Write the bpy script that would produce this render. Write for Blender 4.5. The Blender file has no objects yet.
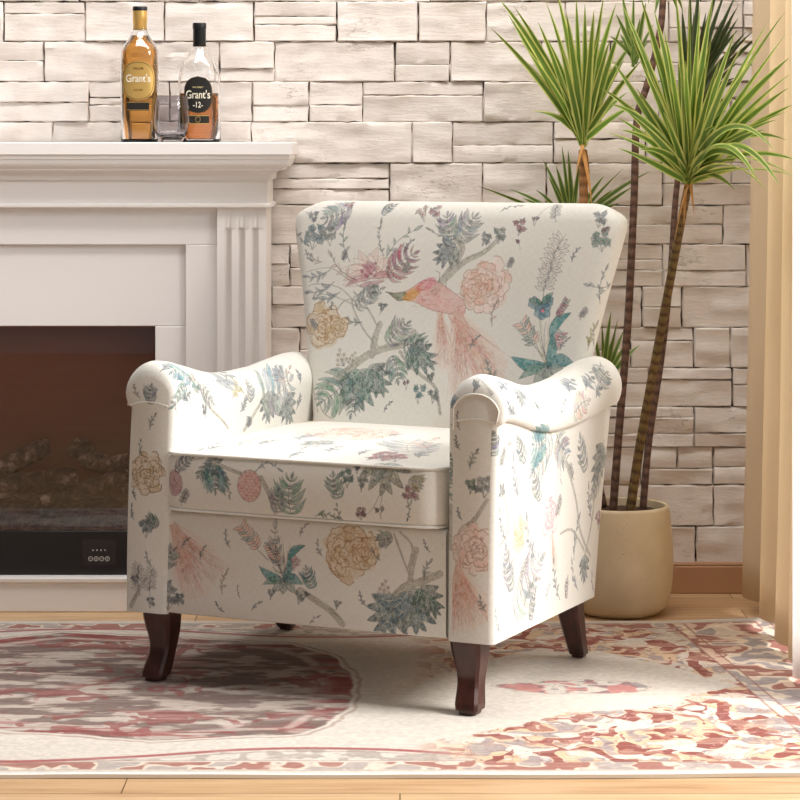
import bpy, math, random
import numpy as np
from mathutils import Vector, Matrix, noise

# ------------------------------------------------------------------ camera, light, exposure
sc = bpy.context.scene
COL = sc.collection
CAM_H = 1.08
FPX = 2450.0
HOR = 142.0
cd = bpy.data.cameras.new('camera'); cam = bpy.data.objects.new('camera', cd); COL.objects.link(cam)
cam.location = (0, 0, CAM_H); cam.rotation_euler = (math.pi/2, 0, 0)
cd.sensor_width = 36; cd.lens = FPX/800*36; cd.shift_y = -(400-HOR)/800; cd.clip_start = .05; cd.clip_end = 60
sc.camera = cam
sc.view_settings.view_transform = 'Standard'
sc.view_settings.look = 'None'
sc.view_settings.gamma = 1
sc.view_settings.use_curve_mapping = False
sc.view_settings.exposure = 0.10
w = bpy.data.worlds.new('room_daylight'); sc.world = w; w.use_nodes = True
wn = w.node_tree.nodes; wl = w.node_tree.links; wn.clear()
wo = wn.new('ShaderNodeOutputWorld'); wb = wn.new('ShaderNodeBackground')
wb.inputs[0].default_value = (1.0, .975, .96, 1); wb.inputs[1].default_value = .215
# the room is brighter towards its windows on the right
wt = wn.new('ShaderNodeTexCoord'); wx = wn.new('ShaderNodeSeparateXYZ'); wm = wn.new('ShaderNodeMapRange')
wl.new(wt.outputs['Generated'], wx.inputs[0]); wl.new(wx.outputs[0], wm.inputs[0])
wm.inputs[1].default_value = -.9; wm.inputs[2].default_value = .9; wm.inputs[3].default_value = .05; wm.inputs[4].default_value = .52
wl.new(wm.outputs[0], wb.inputs[1])
wl.new(wb.outputs[0], wo.inputs[0])

def area(name, loc, target, sx, sy, power, color):
    d = bpy.data.lights.new(name, 'AREA'); d.shape = 'RECTANGLE'; d.size = sx; d.size_y = sy
    d.energy = power; d.color = color
    o = bpy.data.objects.new(name, d); COL.objects.link(o); o.location = loc
    o.rotation_euler = (Vector(target)-Vector(loc)).to_track_quat('-Z', 'Y').to_euler()
    return o
area('window_daylight', (3.0, 3.7, 2.55), (0.0, 4.9, .45), 1.5, 1.4, 240, (1.0, .985, .965))
area('wall_fill_light', (-.05, 4.85, 2.9), (-.2, 5.9, 1.2), 2.4, .6, 52, (1.0, .965, .94))  # added fill high above the view, brightens the stone wall; no fixture there

def P(px, py, d):
    return Vector(((px-400)*d/FPX, d, CAM_H-(py-HOR)*d/FPX))

# ------------------------------------------------------------------ mesh helpers
class MB:
    def __init__(s): s.v = []; s.f = []; s.uv = []; s.m = []
    def add(s, p): s.v.append(tuple(p)); return len(s.v)-1
    def face(s, idx, uv=None, m=0):
        s.f.append(tuple(idx)); s.uv.append(uv if uv else [(0, 0)]*len(idx)); s.m.append(m)
    def box(s, x0, x1, y0, y1, z0, z1, m=0):
        b = [s.add((x, y, z)) for z in (z0, z1) for y in (y0, y1) for x in (x0, x1)]
        for q in ((0, 2, 3, 1), (4, 5, 7, 6), (0, 1, 5, 4), (2, 6, 7, 3), (0, 4, 6, 2), (1, 3, 7, 5)):
            s.face([b[i] for i in q], None, m)
    def rings(s, rings, uvs=None, closed=True, cap0=False, cap1=False, m=0):
        """rings: lists of equal length; quads between them"""
        ids = [[s.add(p) for p in r] for r in rings]
        n = len(rings[0])
        for i in range(len(rings)-1):
            for j in range(n if closed else n-1):
                k = (j+1) % n
                q = (ids[i][j], ids[i][k], ids[i+1][k], ids[i+1][j])
                if uvs:
                    a, b = uvs[i], uvs[i+1]
                    kk = j+1
                    u = [a[j], a[kk], b[kk], b[j]]
                else: u = None
                s.face(q, u, m)
        if cap0: s.face(ids[0][::-1], None, m)
        if cap1: s.face(ids[-1], None, m)
        return ids
    def tube(s, pts, rad, n=10, cap=True, m=0):
        pts = [Vector(p) for p in pts]
        rings = []; vs = []
        t = (pts[1]-pts[0]).normalized()
        up = Vector((0, 0, 1)) if abs(t.z) < .9 else Vector((1, 0, 0))
        nrm = t.cross(up).normalized()
        L = 0
        for i, p in enumerate(pts):
            if i == 0: t = pts[1]-pts[0]
            elif i == len(pts)-1: t = pts[-1]-pts[-2]
            else: t = pts[i+1]-pts[i-1]
            t.normalize()
            nrm = (nrm - t*nrm.dot(t)).normalized()
            b = t.cross(nrm)
            r = rad[i] if isinstance(rad, (list, tuple)) else rad
            rings.append([p+nrm*math.cos(a)*r+b*math.sin(a)*r for a in [2*math.pi*k/n for k in range(n)]])
            if i: L += (pts[i]-pts[i-1]).length
            vs.append([(k/n, L) for k in range(n+1)])
        s.rings(rings, vs, True, cap, cap, m)
    def lathe(s, prof, n=48, c=(0, 0, 0), m=0, shape=None):
        rings = []
        for r, z in prof:
            ring = []
            for k in range(n):
                a = 2*math.pi*k/n
                f = shape(a, r, z) if shape else 1
                ring.append((c[0]+r*f*math.cos(a), c[1]+r*f*math.sin(a), c[2]+z))
            rings.append(ring)
        s.rings(rings, None, True, False, False, m)
    def build(s, name, mats, parent=None, smooth=True, angle=40, bevel=0, seg=2, recalc=True, loc=None):
        me = bpy.data.meshes.new(name)
        me.from_pydata(s.v, [], s.f)
        ul = me.uv_layers.new(name='UVMap')
        flat = [c for u in s.uv for q in u for c in q]
        ul.data.foreach_set('uv', flat)
        if not isinstance(mats, (list, tuple)): mats = [mats]
        for m in mats: me.materials.append(m)
        me.polygons.foreach_set('material_index', s.m)
        if recalc:
            import bmesh
            bm = bmesh.new(); bm.from_mesh(me)
            bmesh.ops.recalc_face_normals(bm, faces=bm.faces)
            bm.to_mesh(me); bm.free()
        if smooth:
            me.polygons.foreach_set('use_smooth', [True]*len(me.polygons))
            me.set_sharp_from_angle(angle=math.radians(angle))
        me.update()
        o = bpy.data.objects.new(name, me); COL.objects.link(o)
        if parent: o.parent = parent
        if loc is not None: o.location = loc
        if bevel:
            b = o.modifiers.new('bevel', 'BEVEL'); b.width = bevel; b.segments = seg; b.limit_method = 'ANGLE'; b.angle_limit = math.radians(50)
            b.harden_normals = False
        return o

def tag(o, label=None, cat=None, group=None, kind=None):
    if label: o['label'] = label
    if cat: o['category'] = cat
    if group: o['group'] = group
    if kind: o['kind'] = kind
    return o
def empty(name, loc=(0, 0, 0), rz=0):
    o = bpy.data.objects.new(name, None); COL.objects.link(o); o.location = loc; o.rotation_euler = (0, 0, rz)
    o.empty_display_size = .1
    return o
def interp(x, tab):
    if x <= tab[0][0]: return tab[0][1]
    for (a, b), (c, d) in zip(tab, tab[1:]):
        if x <= c: return b+(d-b)*(x-a)/(c-a)
    return tab[-1][1]
def smooth_interp(x, tab):
    if x <= tab[0][0]: return tab[0][1]
    if x >= tab[-1][0]: return tab[-1][1]
    n = len(tab)
    for i in range(n-1):
        if x <= tab[i+1][0]:
            x0, y0 = tab[i]; x1, y1 = tab[i+1]
            m0 = (y1-tab[i-1][1])/(x1-tab[i-1][0]) if i else (y1-y0)/(x1-x0)
            m1 = (tab[i+2][1]-y0)/(tab[i+2][0]-x0) if i+2 < n else (y1-y0)/(x1-x0)
            h = x1-x0; t = (x-x0)/h
            return (2*t**3-3*t**2+1)*y0+(t**3-2*t**2+t)*h*m0+(-2*t**3+3*t**2)*y1+(t**3-t**2)*h*m1

def catmull(pts, k=6):
    pts = [tuple(p) for p in pts]
    P_ = [pts[0]]+pts+[pts[-1]]
    out = []
    for i in range(1, len(P_)-2):
        for j in range(k):
            t = j/k
            out.append(tuple(.5*((2*b)+(-a+c)*t+(2*a-5*b+4*c-d)*t*t+(-a+3*b-3*c+d)*t**3)
                             for a, b, c, d in zip(P_[i-1], P_[i], P_[i+1], P_[i+2])))
    out.append(pts[-1])
    return out

# ------------------------------------------------------------------ materials
def srgb(r, g, b):
    return tuple(((c/255)/12.92 if c/255 <= .04045 else ((c/255+.055)/1.055)**2.4) for c in (r, g, b))+(1,)
def mat(name, color=(.8, .8, .8, 1), rough=.5, metal=0, **kw):
    m = bpy.data.materials.new(name); m.use_nodes = True
    b = m.node_tree.nodes['Principled BSDF']
    b.inputs['Base Color'].default_value = color
    b.inputs['Roughness'].default_value = rough
    b.inputs['Metallic'].default_value = metal
    for k, v in kw.items(): b.inputs[k.replace('_', ' ')].default_value = v
    return m
class NT:
    def __init__(s, m): s.t = m.node_tree; s.b = s.t.nodes['Principled BSDF']
    def n(s, typ, ins=None, **props):
        nd = s.t.nodes.new(typ)
        for k, v in props.items(): setattr(nd, k, v)
        for k, v in (ins or {}).items():
            if hasattr(v, 'is_output') or isinstance(v, bpy.types.NodeSocket): s.t.links.new(v, nd.inputs[k])
            else: nd.inputs[k].default_value = v
        return nd
    def link(s, a, b): s.t.links.new(a, b)
    def ramp(s, fac, stops, interp='LINEAR'):
        r = s.n('ShaderNodeValToRGB', {0: fac}); r.color_ramp.interpolation = interp
        e = r.color_ramp.elements
        while len(e) < len(stops): e.new(.5)
        for i, (p, c) in enumerate(stops): e[i].position = p; e[i].color = c
        return r.outputs[0]
    def mix(s, fac, a, b, mode='MIX'):
        m = s.n('ShaderNodeMix', None, data_type='RGBA', blend_type=mode)
        for k, v in ((0, fac), (6, a), (7, b)):
            if isinstance(v, bpy.types.NodeSocket): s.link(v, m.inputs[k])
            else: m.inputs[k].default_value = v
        return m.outputs[2]
    def noise(s, vec, scale, detail=4, rough=.5, out=0):
        return s.n('ShaderNodeTexNoise', {'Vector': vec, 'Scale': scale, 'Detail': detail, 'Roughness': rough}).outputs[out]
    def bump(s, h, strength=.3, dist=.002, prev=None):
        b = s.n('ShaderNodeBump', {'Height': h, 'Strength': strength, 'Distance': dist})
        if prev: s.link(prev, b.inputs['Normal'])
        s.link(b.outputs[0], s.b.inputs['Normal']); return b.outputs[0]
    def coord(s, scale=(1, 1, 1), which='Object', rot=(0, 0, 0)):
        c = s.n('ShaderNodeTexCoord'); m = s.n('ShaderNodeMapping', {'Vector': c.outputs[which], 'Scale': scale, 'Rotation': rot})
        return m.outputs[0]

def m_stone():
    m = mat('whitewashed_stone', srgb(214, 203, 193), .85); t = NT(m)
    c = t.coord()
    n1 = t.noise(c, 9, 5, .6); n2 = t.noise(t.coord((1, 1, 5)), 26, 6, .65)
    col = t.ramp(n1, [(.3, srgb(222, 211, 202)), (.55, srgb(234, 226, 219)), (.75, srgb(243, 237, 231))])
    crack = t.n('ShaderNodeTexNoise', {'Vector': t.coord((5, 5, 24)), 'Scale': 1.5, 'Detail': 8, 'Roughness': .62}).outputs[0]
    cr = t.ramp(crack, [(.490, (0, 0, 0, 1)), (.4985, (1, 1, 1, 1)), (.5065, (0, 0, 0, 1))])
    msk = t.ramp(t.noise(c, 6, 2), [(.55, (0, 0, 0, 1)), (.66, (1, 1, 1, 1))])
    cm = t.mix(1.0, cr, msk, 'MULTIPLY')
    col2 = t.mix(cm, col, srgb(132, 115, 104))
    t.link(col2, t.b.inputs['Base Color'])
    b1 = t.bump(n2, .45, .004); b2 = t.bump(t.noise(t.coord((1, 1, 2.2)), 90, 4, .6), .25, .002, b1)
    return m
def m_paint(name, c, rough=.45):
    m = mat(name, c, rough); t = NT(m)
    t.bump(t.noise(t.coord(), 60, 3), .04, .001); return m
def m_floor():
    m = mat('oak_planks', srgb(196, 160, 118), .42); t = NT(m)
    c = t.coord()
    br = t.n('ShaderNodeTexBrick', {'Vector': c, 'Color1': (0, 0, 0, 1), 'Color2': (1, 1, 1, 1), 'Mortar': (.5, .5, .5, 1), 'Scale': 1.0,
             'Mortar Size': .0012, 'Mortar Smooth': .1, 'Brick Width': 1.25, 'Row Height': .145}, offset=.37)
    g = t.n('ShaderNodeTexNoise', {'Vector': t.coord((1.6, 26, 1)), 'Scale': 2.2, 'Detail': 7, 'Roughness': .6, 'Distortion': .5}).outputs[0]
    col = t.ramp(g, [(.3, srgb(190, 152, 112)), (.5, srgb(212, 178, 136)), (.7, srgb(226, 196, 156))])
    tone = t.ramp(br.outputs[0], [(0, srgb(226, 214, 204)), (1, srgb(255, 255, 255))])
    col = t.mix(1.0, col, tone, 'MULTIPLY')
    col = t.mix(br.outputs[1], col, srgb(96, 66, 42))
    t.link(col, t.b.inputs['Base Color'])
    t.bump(g, .12, .001)
    return m
M = {}
M['stone'] = m_stone()
M['mortar'] = mat('dark_joint', srgb(84, 70, 62), .95)
M['white'] = m_paint('white_mantel_paint', srgb(244, 239, 236), .4)
M['oak'] = m_floor()
M['base'] = mat('oak_skirting', srgb(178, 134, 98), .5)
def m_plaster():
    m = mat('plaster', srgb(226, 220, 212), .9); t = NT(m); t.bump(t.noise(t.coord(), 40, 4), .1, .002); return m
M['plaster'] = m_plaster()
def m_wood():
    m = mat('dark_walnut', srgb(62, 30, 22), .3); t = NT(m)
    g = t.n('ShaderNodeTexNoise', {'Vector': t.coord((30, 30, 4)), 'Scale': 2, 'Detail': 5}).outputs[0]
    t.link(t.ramp(g, [(.3, srgb(48, 22, 17)), (.7, srgb(74, 38, 28))]), t.b.inputs['Base Color']); return m
M['walnut'] = m_wood()
M['steel_black'] = mat('black_enamel', srgb(20, 18, 18), .3)
M['firebox'] = mat('dark_brown_lining', srgb(150, 98, 80), .8)
def m_glass(name, color, rough=0.0, ior=1.45, tint=1.0):
    m = bpy.data.materials.new(name); m.use_nodes = True
    b = m.node_tree.nodes['Principled BSDF']
    b.inputs['Base Color'].default_value = color; b.inputs['Roughness'].default_value = rough
    b.inputs['IOR'].default_value = ior; b.inputs['Transmission Weight'].default_value = 1
    return m
# ------------------------------------------------------------------ the room
WALL_Y = 5.90
def px_to_x(px): return (px-400)*WALL_Y/FPX
def px_to_z(py): return CAM_H-(py-HOR)*WALL_Y/FPX
def build_wall():
    rnd = random.Random(5)
    TOP = [-558, -518, -478, -438, -398, -358, -318, -278, -238, -198, -158, -118]
    bounds = TOP+[-78, -38, 2, 42, 82, 122, 163, 205, 244, 286, 327, 367, 406, 446, 484, 525, 566]
    known = {2: [5, 86, 165, 254, 337, 418, 486, 565, 668, 742], 3: [45, 128, 220, 275, 395, 450, 541, 610, 700],
             4: [90, 170, 253, 309, 363, 483, 560, 658, 730], 5: [54, 150, 252, 412, 452, 553, 645, 700],
             6: [20, 110, 200, 270, 390, 482, 546, 662, 760], 7: [60, 170, 262, 330, 430, 520, 600, 722],
             8: [290, 400, 500, 600, 662, 745], 9: [272, 340, 460, 560, 641, 681], 10: [300, 420, 540, 630, 693, 729],
             11: [280, 380, 500, 600, 648, 731], 12: [310, 460, 580, 693], 13: [290, 400, 550, 640, 712],
             14: [300, 450, 600, 713], 15: [260, 380, 520, 640, 695], 0: [30, 160, 250, 380, 500, 640, 730], 1: [80, 200, 320, 430, 520, 600, 700]}
    mb = MB()
    def slab(x0, x1, z0, z1, dep, rnd):
        # one irregular ledge stone, the face broken up in a small grid
        nx = max(4, int((x1-x0)/.014)); nz = max(4, int((z1-z0)/.009))
        def knots(n, L):
            e = min(.0028/L, .2); return [0, e]+[e+(1-2*e)*k/(n-2) for k in range(1, n-2)]+[1-e, 1]
        US = knots(nx, x1-x0); VS = knots(nz, z1-z0); nx = len(US)-1; nz = len(VS)-1
        tx = rnd.uniform(-.003, .003); tz = rnd.uniform(-.002, .002)
        sx = rnd.uniform(0, 50)
        rings = []
        for j in range(nz+1):
            row = []
            for i in range(nx+1):
                u = US[i]; v = VS[j]
                x = x0+(x1-x0)*u; z = z0+(z1-z0)*v
                ed = min(u*(x1-x0), (1-u)*(x1-x0), v*(z1-z0), (1-v)*(z1-z0))
                nn = noise.noise(Vector((x*22+sx, z*34, sx)))*.0030+noise.noise(Vector((x*70, z*110, sx)))*.0013
                st = .004 if noise.noise(Vector((x*7+sx, z*30, 3))) > .12 else 0
                y = WALL_Y-dep-nn-tx*(u-.5)*2-tz*(v-.5)*2-st
                if ed < 1e-6:
                    y = WALL_Y-dep+.0035
                    k = noise.noise(Vector((x*40+sx, z*40, 7)))*.0030
                    if i in (0, nx): x += k
                    if j in (0, nz): z += k
                row.append((x, y, z))
            rings.append(row)
        ids = mb.rings(rings, None, False)
        # returns into the joint
        edge = [ids[0][i] for i in range(nx+1)]+[ids[j][nx] for j in range(1, nz+1)]+[ids[nz][i] for i in range(nx-1, -1, -1)]+[ids[j][0] for j in range(nz-1, 0, -1)]
        back = [mb.add((mb.v[k][0], WALL_Y+.004, mb.v[k][2])) for k in edge]
        n = len(edge)
        for k in range(n):
            mb.face((edge[k], back[k], back[(k+1) % n], edge[(k+1) % n]))
    for r in range(len(bounds)-1):
        z1 = px_to_z(bounds[r]); z0 = px_to_z(bounds[r+1])
        xs = list(known.get(r-len(TOP), []))
        x = xs[0] if xs else 200
        while x > -420:
            x -= rnd.uniform(60, 140); xs.append(x)
        x = max(xs)
        while x < 900:
            x += rnd.uniform(60, 130); xs.append(x)
        xs = sorted(xs)
        for a, b in zip(xs, xs[1:]):
            xa = px_to_x(a); xb = px_to_x(b)
            g = rnd.uniform(.0006, .0018); gz = rnd.uniform(.0002, .0013)
            dep = rnd.uniform(.016, .024)
            k = rnd.random()
            if k < .48 or (z1-z0) < .05:
                slab(xa+g, xb-g, z0+gz, z1-gz, dep, rnd)
            elif k < .80:
                s = z0+(z1-z0)*rnd.uniform(.3, .7)
                slab(xa+g, xb-g, z0+gz, s-.0006, dep, rnd); slab(xa+g, xb-g, s+.0003, z1-gz, dep+rnd.uniform(-.003, .003), rnd)
            elif k < .90:
                s = z0+(z1-z0)*rnd.uniform(.28, .45); q = z0+(z1-z0)*rnd.uniform(.6, .75)
                slab(xa+g, xb-g, z0+gz, s-.0006, dep, rnd); slab(xa+g, xb-g, s+.0003, q-.0006, dep+rnd.uniform(-.003, .003), rnd)
                slab(xa+g, xb-g, q+.0003, z1-gz, dep+rnd.uniform(-.003, .003), rnd)
            else:
                s = z0+(z1-z0)*rnd.uniform(.4, .6); xm = xa+(xb-xa)*rnd.uniform(.35, .7)
                slab(xa+g, xb-g, z0+gz, s-.0006, dep, rnd)
                slab(xa+g, xm-.001, s+.0003, z1-gz, dep+rnd.uniform(-.003, .003), rnd)
                slab(xm+.001, xb-g, s+.0003, z1-gz, dep+rnd.uniform(-.003, .003), rnd)
    mb.box(px_to_x(-420), 1.16, WALL_Y-.001, WALL_Y+.08, 0, px_to_z(-558), 1)
    o = mb.build('wall_back', [M['stone'], M['mortar']], None, True, 35, recalc=True)
    tag(o, kind='structure')
build_wall()
b = MB(); b.box(-2.4, 1.16, -1.2, 5.9, -.05, 0); tag(b.build('floor', M['oak'], smooth=False), kind='structure')
b = MB(); b.box(-.28, 1.08, 5.855, 5.885, 0, .066); b.box(-.28, 1.08, 5.862, 5.885, .066, .072)
tag(b.build('baseboard_back', M['base'], bevel=.003), kind='structure')
b = MB(); b.box(1.08, 1.16, 5.30, 5.90, 0, px_to_z(-558)); tag(b.build('wall_right', M['plaster'], smooth=False), kind='structure')

# ------------------------------------------------------------------ fireplace
def fireplace():
    F = 5.63                                   # front plane of the pilasters
    s = FPX/F
    X = lambda px: (px-400)/s
    Z = lambda py: CAM_H-(py-HOR)/s
    xr = X(266); xl = X(-251); xc = (xr+xl)/2
    BK = 5.868
    root = empty('fireplace', (xc, F, 0)); tag(root, 'white painted fireplace mantel with fluted pilaster and dark electric firebox', 'fireplace')
    W_ = M['white']
    def P_(name, mb, parent=root, mats=W_, bevel=.0025, **k):
        for i, v in enumerate(mb.v): mb.v[i] = (v[0]-xc, v[1]-F, v[2])
        return mb.build(name, mats, parent, bevel=bevel, **k)
    # shelf: swept moulding profile (overhang, z)
    def sweep(prof, name, base_x=0):
        mb = MB(); rings = []
        for o, z in prof:
            rings.append([(xl-o, BK, z), (xl-o, F-o, z), (xr+o, F-o, z), (xr+o, BK, z)])
        ids = [[mb.add(p) for p in r] for r in rings]
        for i in range(len(ids)-1):
            for j in range(3): mb.face((ids[i][j], ids[i][j+1], ids[i+1][j+1], ids[i+1][j]))
            mb.face((ids[i][3], ids[i][0], ids[i+1][0], ids[i+1][3]))
        mb.face(ids[0]); mb.face(ids[-1])
        return P_(name, mb, bevel=0, angle=30)
    zt = CAM_H-.0005
    sweep([(.0, zt-.0295), (.060, zt-.0295), (.062, zt-.0275), (.062, zt-.002), (.060, zt), (0, zt)], 'mantel_shelf')
    prof = [(.004, zt-.086), (.012, zt-.086), (.012, zt-.078)]
    for k in range(7):                                 # small cove
        a = k/6*math.pi/2; prof.append((.012+.020*(1-math.cos(a)), zt-.078+.013*math.sin(a)))
    prof += [(.038, zt-.064), (.038, zt-.060)]
    for k in range(7):                                 # ovolo
        a = k/6*math.pi/2; prof.append((.040+.014*math.sin(a), zt-.058+.018*(1-math.cos(a))))
    prof += [(.057, zt-.038), (.057, zt-.0295)]
    sweep(prof, 'cornice')
    zf = Z(207)
    sweep([(.004, zf), (.012, zf), (.012, zf+.006), (.004, zf+.009), (.004, zt-.084)], 'frieze')
    # pilasters with flutes cut in
    for side in (0, 1):
        a0, a1 = (X(217), xr) if side == 0 else (xl, xl+(xr-X(217)))
        zb, ztp = .0, zf+.001
        fl0, fl1 = Z(560), Z(231)
        # front built as height field columns
        xs = [a0]
        cen = [X(p) if side == 0 else 2*xc-X(p) for p in (255, 241.5, 228)][::-1 if side == 0 else 1]; hw = .0085
        cols = [(a0, 0)]
        for c in cen:
            for k in range(9):
                t = -1+2*k/8; cols.append((c+hw*t, .009*math.sqrt(max(0, 1-t*t))))
        cols.append((a1, 0))
        zs = [zb, fl0-.008, fl0-.004, fl0, fl1, fl1+.004, fl1+.008, ztp]; dep = [0, 0, .6, 1, 1, .6, 0, 0]
        mb = MB()
        rings = [[(x, F+d*q, z) for x, d in cols] for z, q in zip(zs, dep)]
        ids = mb.rings(rings, None, False)
        bl = [mb.add((a0, BK, z)) for z in (zb, ztp)]; br = [mb.add((a1, BK, z)) for z in (zb, ztp)]
        mb.face([bl[0]]+[i[0] for i in ids]+[bl[1]]); mb.face([br[0]]+[i[-1] for i in ids]+[br[1]])
        mb.face([bl[1]]+ids[-1]+[br[1]]); mb.face([bl[0]]+ids[0]+[br[0]]); mb.face([bl[0], bl[1], br[1], br[0]])
        P_('pilaster', mb, bevel=0, angle=50)
        mb = MB(); mb.box(a0-.006, a1+.006, F-.012, BK, 0, .07); mb.box(a0-.004, a1+.004, F-.008, BK, .07, .078)
        P_('plinth', mb, bevel=.002)
    # surround: outer board, then inner board set back with a stepped edge
    lx, rx = xl+(xr-X(217)), X(217)
    ix0, ix1 = 2*xc-X(185), X(185); iz = Z(245)
    ox0, ox1 = 2*xc-X(154), X(154); oz1 = Z(327); oz0 = Z(577)
    mb = MB()
    y0 = F+.014
    mb.box(lx, rx, y0, BK, iz, zf+.001); mb.box(lx, ix0, y0, BK, 0, iz); mb.box(ix1, rx, y0, BK, 0, iz)
    P_('outer_surround', mb, bevel=.002)
    mb = MB(); y1 = F+.026
    mb.box(ix0, ix1, y1, BK, oz1, iz); mb.box(ix0, ox0, y1, BK, .05, oz1); mb.box(ox1, ix1, y1, BK, .05, oz1)
    P_('inner_surround', mb, bevel=.002)
    mb = MB(); mb.box(lx, rx, F-.004, BK, 0, oz0-.012); mb.box(lx, rx, F-.010, BK, oz0-.012, oz0)
    P_('hearth_rail', mb, bevel=.003)
    # firebox insert
    D = M['firebox']
    mb = MB()
    mb.box(ox0, ox1, BK-.012, BK-.002, oz0, oz1); mb.box(ox0, ox0+.006, y1+.006, BK, oz0, oz1); mb.box(ox1-.006, ox1, y1+.006, BK, oz0, oz1)
    mb.box(ox0, ox1, y1+.006, BK, oz1-.006, oz1); mb.box(ox0, ox1, y1+.006, BK, oz0, oz0+.02)
    fb = P_('firebox', mb, mats=D, bevel=0)
    zc = Z(533)
    mb = MB(); mb.box(ox0, ox1, y1-.001, y1+.012, oz0, zc); P_('control_strip', mb, parent=fb, mats=M['steel_black'], bevel=.001)
    mb = MB(); mb.box(ox0, ox1, y1+.002, y1+.006, zc, oz1-.002)
    gl = mat('tinted_firebox_glass', (0, 0, 0, 1), .02)
    t = NT(gl); g = t.n('ShaderNodeBsdfGlossy', {'Color': (1, 1, 1, 1), 'Roughness': .015}); tr = t.n('ShaderNodeBsdfTransparent', {'Color': (.90, .87, .85, 1)})
    fr = t.n('ShaderNodeFresnel', {'IOR': 1.5}); mx = t.n('ShaderNodeMixShader', {0: fr.outputs[0], 1: tr.outputs[0], 2: g.outputs[0]})
    t.link(mx.outputs[0], t.t.nodes['Material Output'].inputs[0])
    P_('glass_pane', mb, parent=fb, mats=gl, bevel=0)
    # control display: faint square with symbols
    pl = mat('smoked_display', srgb(38, 35, 35), .25); wh = mat('printed_white_symbols', srgb(190, 186, 180), .6)
    mb = MB(); mb.box(X(81), X(115), y1-.0022, y1-.0008, Z(567), Z(541)); P_('control_display', mb, parent=fb, mats=pl, bevel=0)
    mb = MB()
    for k in range(4):
        cx = X(89.3+5.6*k); cz = Z(560.5); n = 20
        r0, r1 = .0056, .0040
        ring = [[(cx+r*math.cos(2*math.pi*j/n), y1-.0026, cz+r*math.sin(2*math.pi*j/n)) for j in range(n)] for r in (r0, r1)]
        mb.rings(ring)
        mb.box(cx-.0022, cx+.0022, y1-.0026, y1-.0022, cz-.0006, cz+.0006)
        if k % 2: mb.box(cx-.0006, cx+.0006, y1-.0026, y1-.0022, cz-.0022, cz+.0022)
    for k in range(4): mb.box(X(91+4*k), X(92.4+4*k), y1-.0026, y1-.0022, Z(552.6), Z(551.2))
    P_('control_symbols', mb, parent=fb, mats=wh, bevel=0)
    # ember bed
    rnd = random.Random(3)
    ash = mat('ash_and_cinders', srgb(120, 104, 98), .95); t = NT(ash)
    n1 = t.noise(t.coord(), 38, 6, .7)
    t.link(t.ramp(n1, [(.35, srgb(66, 52, 48)), (.5, srgb(120, 102, 95)), (.68, srgb(176, 160, 152))]), t.b.inputs['Base Color']); t.bump(n1, .8, .01)
    mb = MB(); nx, ny = 90, 14; rings = []
    for j in range(ny+1):
        row = []
        for i in range(nx+1):
            x = ox0+.006+(ox1-ox0-.012)*i/nx; y = y1+.012+(BK-.02-y1)*j/ny
            h = zc+.002+.045*min(1, (j/ny)*2.5)+.012*noise.noise(Vector((x*18, y*18, 0)))+.006*noise.noise(Vector((x*60, y*60, 2)))
            if j == 0: h = zc-.006
            row.append((x, y, h))
        rings.append(row)
    mb.rings(rings, None, False); P_('ember_bed', mb, parent=fb, mats=ash, bevel=0)
    # logs
    lg = mat('charred_log', srgb(90, 70, 62), .85); t = NT(lg)
    n1 = t.noise(t.coord((1, 1, 1)), 26, 7, .7); n2 = t.noise(t.coord(), 7, 2)
    c1 = t.ramp(n1, [(.36, srgb(36, 28, 26)), (.48, srgb(92, 72, 64)), (.56, srgb(140, 118, 108)), (.64, srgb(235, 220, 208))])
    t.link(c1, t.b.inputs['Base Color']); t.bump(n1, 1.0, .012)
    def log(p0, p1, r, bend):
        mb = MB(); pts = []; rr = []
        p0 = Vector(p0); p1 = Vector(p1); n = 16
        sd = rnd.uniform(0, 99)
        for i in range(n+1):
            t_ = i/n; p = p0.lerp(p1, t_)+Vector((0, 0, bend*math.sin(math.pi*t_)))
            pts.append(p); rr.append(r*(1+.18*noise.noise(Vector((t_*4, sd, 0)))))
        rr[0] *= .72; rr[-1] *= .66
        mb.tube(pts, rr, 14)
        for i, v in enumerate(mb.v):
            q = Vector(v); k = noise.noise(q*34+Vector((sd, 0, 0)))*.009+noise.noise(q*90)*.004
            mb.v[i] = tuple(q+Vector((k, k*.5, k)))
        P_('log', mb, parent=fb, mats=lg, bevel=0, angle=60)
    yb = y1+.11
    Q = lambda px, py, y: ((px-400)*y/FPX, y, CAM_H-(py-HOR)*y/FPX)
    log(Q(-28, 488, yb), Q(48, 446, yb+.03), .024, .006)
    log(Q(-50, 496, yb-.03), Q(78, 478, yb-.03), .026, .004)
    log(Q(72, 446, yb+.04), Q(134, 492, yb+.01), .022, .008)
    log(Q(60, 500, yb-.05), Q(128, 476, yb), .019, .004)
    log(Q(96, 470, yb+.03), Q(150, 452, yb+.04), .017, 0)
    log(Q(42, 500, yb-.06), Q(76, 494, yb-.05), .013, 0)
    log(Q(-130, 470, yb), Q(-60, 500, yb), .022, .006)
    ld = bpy.data.lights.new('firebox_fill_light', 'AREA'); ld.shape = 'RECTANGLE'; ld.size = .55; ld.size_y = .05; ld.energy = .16; ld.color = (1, .82, .70)  # added hidden fill, lifts the lining and logs of the unlit insert
    lo = bpy.data.objects.new('firebox_fill_light', ld); COL.objects.link(lo); lo.location = (xc, y1+.06, oz1-.012)
    return root
fireplace()

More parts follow.
